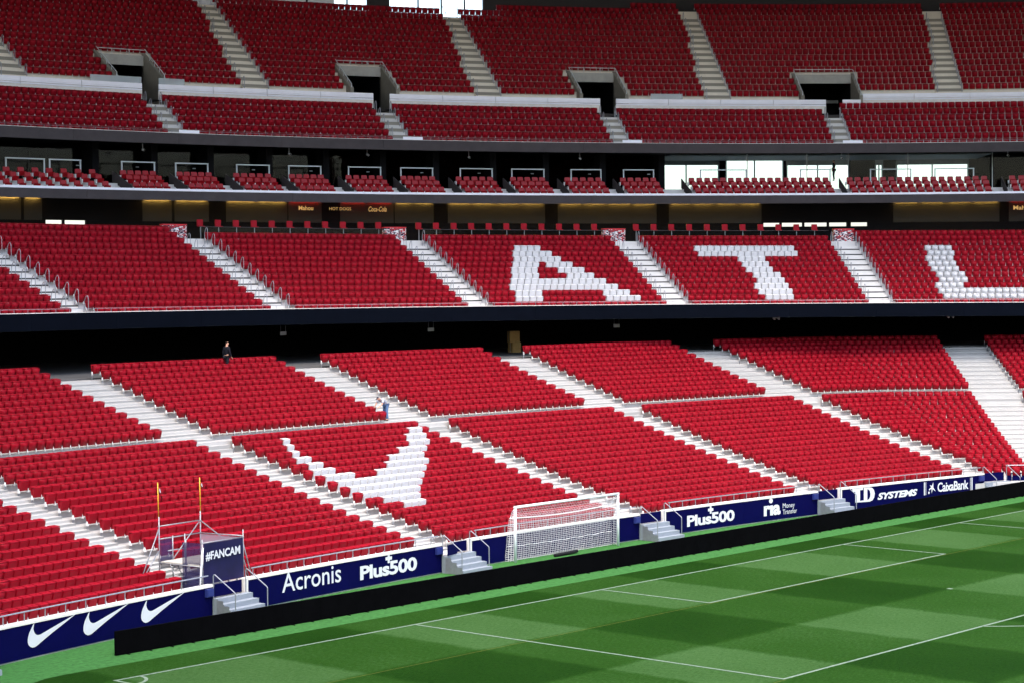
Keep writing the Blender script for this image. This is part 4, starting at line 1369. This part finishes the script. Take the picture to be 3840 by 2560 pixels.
# glazing line at the back of the boxes
edgs = [FP0, 3.4, 8.2, 10.95, 13.6, 16.4, 19.15, 21.9, 24.5, 27.3, 29.9, 32.7, 35.6, 39.85, 42.75, 44.75, 47.6, 51.6, 56]
for i, (a, b) in enumerate(zip(edgs[:-1], edgs[1:])):
    t = thing("box_window", "floor-to-ceiling glazing of the private boxes, %s bay from left" % nth(i + 1), "window", group="glazing of the private boxes")
    ring_box(MB(), a + .1, b - .1, 98.0, 98.02, 19.62, 22.55, dz_up, 3).build("pane", "glass_suite", t)
    for ph in (a + .02,):
        ring_box(MB(), ph - (.05 if a < 36 else .015), ph + (.05 if a < 36 else .015), 97.95, 98.07, 19.615, 22.58, dz_up, 1).build("frame", "dark_wall" if a < 36 else "frame_white", t)
    if b < 36:
        ring_box(MB(), b - .62, b - .48, 97.9, 97.93, 20.95, 21.01, dz_up, 1).build("handle", "frame_white", t)
        # dark side wall between two boxes
        ring_box(MB(), b - .30, b + .0, 96.6, 105.9, 19.62, 22.5, dz_up, 1).build("side_wall", "dark_wall", t)
WIN = [(36.6, 39.72, 20.0, 22.16), (40.0, 42.75, 20.0, 22.68), (42.85, 45.80, 20.0, 22.12), (46.98, 47.36, 20.0, 22.1), (47.95, 51.3, 20.0, 22.1)]
bk = tag(link("box_back_wall", None), "dark back wall of the private boxes", kind="structure")
cs = [PH0] + [e for w in WIN for e in w[:2]] + [PH1]
for a, b in zip(cs[::2], cs[1::2]):
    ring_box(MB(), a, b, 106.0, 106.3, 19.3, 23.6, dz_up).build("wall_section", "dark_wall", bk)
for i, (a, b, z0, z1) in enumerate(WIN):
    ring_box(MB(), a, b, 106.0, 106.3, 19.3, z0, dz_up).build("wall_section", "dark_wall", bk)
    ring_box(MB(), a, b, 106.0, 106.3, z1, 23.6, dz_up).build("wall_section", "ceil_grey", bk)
    t = thing("rear_window", "bright rear window of the private boxes, %s from left" % nth(i + 1), "window", group="bright rear windows of the private boxes")
    ring_box(MB(), a + .02, b - .02, 106.1, 106.12, z0 + .02, z1 - .02, dz_up, 2).build("pane", "glass_clear", t)
    for ph in ((a + b) / 2, a + .04, b - .04):
        ring_box(MB(), ph - .03, ph + .03, 106.05, 106.09, z0, z1, dz_up, 1).build("mullion", "frame_white", t)
sweep = MB(); ring_box(sweep, 36.2, 51.6, 98.3, 105.9, 22.50, 22.56, dz_up)
tag(sweep.build("box_ceiling", "ceil_grey"), "pale grey ceiling of the glazed boxes", kind="structure")
for i, (ph, z) in enumerate(((9.9, 22.05), (16.9, 22.05), (20.7, 22.12), (25.7, 22.05), (31.2, 22.05), (44.1, 22.1), (52.1, 22.2))):
    t = thing("security_camera", "small white security camera under the upper fascia, %s from left" % nth(i + 1), "camera", (*pol(ph, 95.5), z + dz_up(ph)), -R_(ph), "security cameras under the upper tier")
    MB().tube([(0, -.22, -.02), (0, .08, .03)], 0.075, 8).build("body", "white_metal", t, True)
    MB().box(-.03, .03, .0, .06, .05, .5).build("bracket", "galv", t)
    MB().tube([(0, -.225, -.02), (0, -.24, -.022)], 0.05, 8).build("lens", "black_paint", t, True)

# ---------------------------------------------------------------- concourse behind the middle tier
cw = tag(link("concourse_wall", None), "dark back wall of the middle concourse", kind="structure")
SLOT = [(5.85, 6.65), (6.72, 7.72), (40.5, 41.3), (41.4, 42.4), (42.5, 43.6), (43.7, 44.55), (44.75, 45.55)]
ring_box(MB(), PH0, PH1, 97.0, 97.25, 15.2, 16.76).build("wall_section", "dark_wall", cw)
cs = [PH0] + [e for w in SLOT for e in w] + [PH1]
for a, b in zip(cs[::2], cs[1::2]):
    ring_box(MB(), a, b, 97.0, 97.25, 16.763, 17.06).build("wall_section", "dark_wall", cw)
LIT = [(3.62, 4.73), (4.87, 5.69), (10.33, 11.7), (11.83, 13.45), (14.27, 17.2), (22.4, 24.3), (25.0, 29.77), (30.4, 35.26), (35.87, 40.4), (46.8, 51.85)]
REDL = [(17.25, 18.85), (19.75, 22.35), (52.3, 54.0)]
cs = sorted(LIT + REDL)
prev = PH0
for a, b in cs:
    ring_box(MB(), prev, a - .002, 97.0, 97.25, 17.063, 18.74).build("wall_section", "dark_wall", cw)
    ring_box(MB(), a, b, 97.0, 97.25, 17.063, 18.74).build("wall_section", "lamplit_wall", cw)
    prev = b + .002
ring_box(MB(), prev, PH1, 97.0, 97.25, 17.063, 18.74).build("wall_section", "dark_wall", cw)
li = 0
for lst, m_, nm in ((LIT, "lamp_warm", "warm yellow"), (REDL, "lamp_red", "red")):
    for a, b in lst:
        n = max(1, round((b - a) / 1.25))
        for q in range(n):
            p, r = a + (b - a) * q / n, a + (b - a) * (q + 1) / n
            li += 1
            o = ring_box(MB(), p + .10, r - .10, 96.93, 96.97, 18.665, 18.70, dz_up, 2).build("strip_lamp", m_)
            x, y = pol((p + r) / 2, 96)
            tag(o, "%s strip lamp over the middle concourse wall, %s counted from left" % (nm, nth(q + 1 + int(a * 1))), "lamp", "strip lamps of the middle concourse")
def wall_text(tx, p0, p1, z0, z1, label):
    vs_, fs = tx
    mb = MB(); mb.add([(*pol(p0 + (p1 - p0) * a, 96.9), z0 + (z1 - z0) * b) for a, b in vs_], fs)
    tag(mb.build("wall_sign", "sign_gold"), label, "sign", "gold signs on the concourse wall")
wall_text(SIGN_A, 17.72, 18.42, 17.98, 18.30, "gold lettered sign on the concourse wall, leftmost")
wall_text(SIGN_B, 19.20, 20.25, 18.0, 18.22, "thin gold lettered snack sign on the concourse wall")
wall_text(SIGN_C, 21.10, 21.98, 17.92, 18.30, "gold script sign on the concourse wall")
wall_text(SIGN_A, 52.5, 53.4, 17.98, 18.32, "gold lettered sign at the right edge of the concourse wall")

stool_b = MB()
prism(stool_b, [(-.20, 0.86), (.20, 0.86), (.21, 1.20), (.19, 1.27), (-.19, 1.27), (-.21, 1.20)], lambda z: (-.05, .05))
stool_b = stool_b.mesh("backrest", ["red_plastic"])
stool_s = MB().box(-.2, .2, -.30, -.06, .80, .86).mesh("seat", ["red_plastic"])
stool_p = MB().tube([(0, -.1, 0), (0, -.1, .80)], .03, 6).mesh("pole", ["galv"])
STOOLS = [7.59 + 0.945 * i for i in range(11)] + [19.19 + 0.945 * i for i in range(11)] + [30.88 + 0.952 * i for i in range(11)]
zf = mid_row(12)[1] - SEAT_H + 0.38
for i, ph in enumerate(STOOLS):
    b = "left of letter A" if i < 11 else ("behind letter A" if i < 22 else "behind letter T")
    t = thing("bar_stool", "red high-backed bar stool, %s in the row %s" % (nth(i % 11 + 1), b), "stool", (*pol(ph, 82.0), zf + dz_mid(ph)), -R_(ph), "red bar stools behind the middle tier")
    link("backrest", stool_b, t); link("seat", stool_s, t); link("pole", stool_p, t)
for (a, b, lab) in ((7.0, 17.0, "left of letter A"), (18.9, 28.8, "behind letter A"), (30.7, 40.9, "behind letter T")):
    t = thing("viewing_rail", "dark glass rail behind the top row %s" % lab, "railing", group="dark rails behind the middle tier")
    ring_box(MB(), a, b, 80.70, 80.72, 15.42, 16.15, dz_mid).build("pane", "glass_suite", t)
    ring_box(MB(), a, b, 80.66, 80.76, 16.16, 16.19, dz_mid).build("top_bar", "fascia_grey", t)
for i, (a, b, lab) in enumerate(((5.31, 6.6, "second from left aisle"), (17.09, 18.29, "aisle left of letter A"), (28.91, 30.14, "aisle between A and T"), (41.27, 42.38, "aisle between T and L"))):
    c = (a + b) / 2
    w = R_(b - a) * 81.4 / 2
    t = thing("wrapped_counter", "red counter wrapped in striped print at the top of the %s" % lab, "counter", (*pol(c, 81.45), zf + dz_mid(c)), -R_(c), "wrapped counters at the aisle tops")
    pts = [(w * math.copysign(abs(math.cos(q)) ** .5, math.cos(q)), .32 * math.copysign(abs(math.sin(q)) ** .5, math.sin(q))) for q in [2 * math.pi * k / 20 for k in range(20)]]
    mb = MB(); mb.grid([[(x, y, z) for x, y in pts + pts[:1]] for z in (0.002, .86)]); mb.build("body", "wrap_pattern", t)
    mb = MB(); mb.grid([[(x * 1.02, y * 1.02, z) for x, y in pts + pts[:1]] for z in (.862, .93)]); mb.add([(x * 1.02, y * 1.02, .93) for x, y in pts], [tuple(range(20))]); mb.build("top", "wrap_red", t)

# lower concourse bits
for i, (ph, lab) in enumerate(((8.0, "above the walking man"), (16.5, "left of the cardboard boxes"), (27.2, "right of the cardboard boxes"))):
    t = thing("hanging_sign", "small dim sign hanging from the black soffit %s" % lab, "sign", (*pol(ph, 73.5), 9.45), -R_(ph), "dim signs under the middle tier")
    MB().box(-.22, .22, -.02, .02, 0, .22).build("plate", "galv", t)
    MB().tube([(-.18, 0, .22), (-.18, 0, .6)], .008, 4).tube([(.18, 0, .22), (.18, 0, .6)], .008, 4).build("hanger", "galv", t)
for i, (ph, lab) in enumerate(((35.6, "left of the wide stairs"), (45.5, "above the wide stairs"))):
    t = thing("spotlight", "twin grey spotlight fixed under the navy fascia %s" % lab, "spotlight", (*pol(ph, 71.0), 9.9), -R_(ph), "spotlights under the middle tier")
    for sx in (-.16, .16):
        MB().tube([(sx, -.1, 0), (sx, .1, .06)], .07, 8).build("head", "galv", t, True)
    MB().box(-.25, .25, -.02, .02, .06, .16).build("bar", "galv", t)
# cardboard boxes on the concourse
for nm, dx, z0, w, h, ang, lab in (("cardboard_box", 0.0, 7.842, .66, .66, .15, "lower cardboard box of a stack on the dark concourse"), ("cardboard_box", -.10, 8.505, .70, .74, -.1, "upper cardboard box of a stack on the dark concourse")):
    t = thing(nm, lab, "box", (29.2 + dx, 38.75, z0), -.45 + ang, "cardboard boxes on the concourse")
    MB().box(-w / 2, w / 2, -.3, .3, 0, h).build("body", "cardboard", t)
    MB().box(-w / 2 - .005, w / 2 + .005, -.04, .04, h * .0 + .01, h + .004).build("tape", "ply", t)

# ---------------------------------------------------------------- people
def skinned(name, joints, edges_, rad, m_, parent=None, sub=1):
    me = bpy.data.meshes.new(name)
    keys = list(joints)
    me.from_pydata([joints[k] for k in keys], [(keys.index(a), keys.index(b)) for a, b in edges_], [])
    me.materials.append(MATS[m_])
    o = link(name, me, parent)
    md = o.modifiers.new("skin", 'SKIN')
    md.use_smooth_shade = True
    sv = me.skin_vertices[0].data
    for i, k in enumerate(keys):
        r = rad[k]
        sv[i].radius = r if isinstance(r, tuple) else (r, r)
    root = 0
    for i in range(len(keys)):
        sv[i].use_root = (i == 0)
    s = o.modifiers.new("sub", 'SUBSURF'); s.levels = sub; s.render_levels = sub
    return o
def person(label, loc, rz, J, top_m, leg_m, hat=None, hair=True, sleeves="short"):
    "J: joints in metres; x right, y forward, z up"
    t = thing("person", label, "person", loc, rz)
    rad = {"pelvis": (.13, .10), "waist": (.115, .09), "chest": (.14, .10), "neck": (.052, .055), "head": (.075, .088), "crown": (.06, .07),
           "shL": .062, "elL": .042, "wrL": .030, "haL": (.034, .020), "shR": .062, "elR": .042, "wrR": .030, "haR": (.034, .020),
           "hiL": .085, "knL": .058, "anL": .040, "toL": .036, "hiR": .085, "knR": .058, "anR": .040, "toR": .036}
    E = [("pelvis", "waist"), ("waist", "chest"), ("chest", "neck"), ("neck", "head"), ("head", "crown"), ("chest", "shL"), ("shL", "elL"), ("elL", "wrL"), ("wrL", "haL"), ("chest", "shR"), ("shR", "elR"), ("elR", "wrR"), ("wrR", "haR"), ("pelvis", "hiL"), ("hiL", "knL"), ("knL", "anL"), ("anL", "toL"), ("pelvis", "hiR"), ("hiR", "knR"), ("knR", "anR"), ("anR", "toR")]
    JJ = dict(J); EE = list(E); rd = dict(rad)
    # nose, ears, fingers
    hd = Vector(J["head"]); fw = Vector(J.get("face", (0, 1, 0))).normalized()
    JJ["nose"] = tuple(hd + fw * .105 + Vector((0, 0, -.005))); EE.append(("head", "nose")); rd["nose"] = .014
    for sd_ in "LR":
        h = Vector(J["ha" + sd_]); wv = (h - Vector(J["wr" + sd_])).normalized()
        side = wv.cross(Vector((0, 1, 0)))
        side = side.normalized() if side.length > 1e-3 else Vector((1, 0, 0))
        for q, (of, ln) in enumerate(((-.030, .060), (-.010, .075), (.010, .070), (.028, .055))):
            a = "f%s%d" % (sd_, q)
            JJ[a] = tuple(h + side * of + wv * (.035 + ln * .55)); JJ[a + "t"] = tuple(h + side * of * 1.05 + wv * (.03 + ln) + Vector((0, .018, 0)))
            EE += [("ha" + sd_, a), (a, a + "t")]; rd[a] = .009; rd[a + "t"] = .008
        JJ["th" + sd_] = tuple(h + side * -.05 + wv * .02 + Vector((0, .02, 0))); EE.append(("ha" + sd_, "th" + sd_)); rd["th" + sd_] = .010
    JJ.pop("face", None)
    skinned("body", JJ, EE, rd, "skin", t)
    def grow(keys, k, m_, nm, pairs, extra=None):
        jj = {a: J[a] if a in J else extra[a] for a in keys}
        rr_ = {a: tuple(c + k for c in (rad[a] if isinstance(rad[a], tuple) else (rad[a],) * 2)) if a in rad else (.05 + k, .05 + k) for a in keys}
        return skinned(nm, jj, pairs, rr_, m_, t)
    def mixp(a, b, q): return tuple(Vector(J[a]).lerp(Vector(J[b]), q))
    if sleeves == "short":
        ex = {"msL": mixp("shL", "elL", .75), "msR": mixp("shR", "elR", .75), "col": mixp("chest", "neck", .55)}
        grow(["pelvis", "waist", "chest", "col", "shL", "msL", "shR", "msR"], .022, top_m, "shirt", [("pelvis", "waist"), ("waist", "chest"), ("chest", "col"), ("chest", "shL"), ("shL", "msL"), ("chest", "shR"), ("shR", "msR")], ex)
    else:
        ex = {"col": mixp("chest", "neck", .6)}
        grow(["pelvis", "waist", "chest", "col", "shL", "elL", "wrL", "shR", "elR", "wrR"], .022, top_m, "jacket", [("pelvis", "waist"), ("waist", "chest"), ("chest", "col"), ("chest", "shL"), ("shL", "elL"), ("elL", "wrL"), ("chest", "shR"), ("shR", "elR"), ("elR", "wrR")], ex)
    grow(["pelvis", "hiL", "knL", "anL", "hiR", "knR", "anR"], .018, leg_m, "trousers", [("pelvis", "hiL"), ("hiL", "knL"), ("knL", "anL"), ("pelvis", "hiR"), ("hiR", "knR"), ("knR", "anR")])
    for sd_ in "LR":
        a, b = Vector(J["an" + sd_]), Vector(J["to" + sd_])
        a = Vector((a.x, a.y, .045)); b = Vector((b.x, b.y, .035))
        skinned("shoe", {"a": tuple(a - (b - a) * .3), "b": tuple(b)}, [("a", "b")], {"a": .045, "b": .042}, "suit_black", t)
    cr_ = Vector(J["crown"])
    back = hd - fw * .02
    if hat:
        skinned("cap", {"a": tuple(cr_ + Vector((0, 0, .0))), "b": tuple(cr_.lerp(hd, .45) - fw * .01)}, [("a", "b")], {"a": .080, "b": .098}, hat, t)
        skinned("cap_peak", {"a": tuple(cr_.lerp(hd, .5) + fw * .07), "b": tuple(cr_.lerp(hd, .55) + fw * .17)}, [("a", "b")], {"a": (.07, .012), "b": (.06, .010)}, hat, t)
    elif hair:
        skinned("hair", {"a": tuple(cr_ - fw * .02), "b": tuple(hd - fw * .045)}, [("a", "b")], {"a": .078, "b": .075}, "hair", t)
    return t
def arc_frame(s, d, z): return (*arc(s, d), z)
WALK = dict(pelvis=(0, 0, .95), waist=(0, .0, 1.10), chest=(0, .01, 1.32), neck=(0, .02, 1.50), head=(0, .04, 1.61), crown=(0, .03, 1.70),
            shL=(-.18, .0, 1.40), elL=(-.22, -.06, 1.13), wrL=(-.22, .02, .90), haL=(-.22, .05, .82), shR=(.18, .0, 1.40), elR=(.22, .02, 1.13), wrR=(.22, .14, .91), haR=(.22, .18, .84),
            hiL=(-.09, 0, .90), knL=(-.10, .16, .50), anL=(-.10, .20, .09), toL=(-.10, .34, .04), hiR=(.09, 0, .90), knR=(.10, -.06, .50), anR=(.10, -.28, .11), toR=(.10, -.17, .04), face=(.25, 1, 0))
d29 = low_row(29)[0]
person("man in black clothes walking along the top row of the lower tier", arc_frame(-.45, d29 - .32, trd[29]), -R_(88), WALK, "suit_black", "suit_black", sleeves="long")
LEAN = dict(pelvis=(0, -.12, .90), waist=(0, -.02, 1.02), chest=(0, .22, 1.14), neck=(0, .40, 1.20), head=(0, .50, 1.22), crown=(0, .56, 1.30),
            shL=(-.17, .28, 1.14), elL=(-.20, .42, .92), wrL=(-.17, .56, .82), haL=(-.15, .63, .79), shR=(.17, .28, 1.14), elR=(.20, .44, .93), wrR=(.15, .60, .84), haR=(.12, .66, .80),
            hiL=(-.09, -.12, .86), knL=(-.11, -.06, .47), anL=(-.13, -.12, .09), toL=(-.13, .02, .04), hiR=(.09, -.12, .86), knR=(.12, -.14, .47), anR=(.15, -.30, .09), toR=(.16, -.16, .04), face=(0, 1, -.45))
d19 = low_row(19)[0]
person("man in grey T-shirt, jeans and cap leaning over red seats by the aisle", arc_frame(3.15, d19 - .42, trd[19]), R_(95), LEAN, "tee_grey", "jeans", hat="cap_navy")
STAND = dict(pelvis=(0, 0, .93), waist=(0, 0, 1.08), chest=(0, .01, 1.30), neck=(0, .01, 1.47), head=(0, .02, 1.58), crown=(0, .02, 1.66),
             shL=(-.19, 0, 1.38), elL=(-.27, -.02, 1.12), wrL=(-.30, .06, .88), haL=(-.31, .08, .80), shR=(.19, 0, 1.38), elR=(.28, .02, 1.12), wrR=(.22, .20, .98), haR=(.18, .27, .97),
             hiL=(-.09, 0, .88), knL=(-.10, .03, .48), anL=(-.09, -.02, .09), toL=(-.09, .11, .04), hiR=(.09, 0, .88), knR=(.09, .05, .48), anR=(.08, .0, .09), toR=(.08, .13, .04), face=(.5, 1, 0))
person("dark silhouetted person standing against the bright box windows", (*pol(43.88, 96.6), 19.61 + dz_up(43.9) + .75), -R_(43.88 - 60), STAND, "suit_black", "suit_black", sleeves="long")
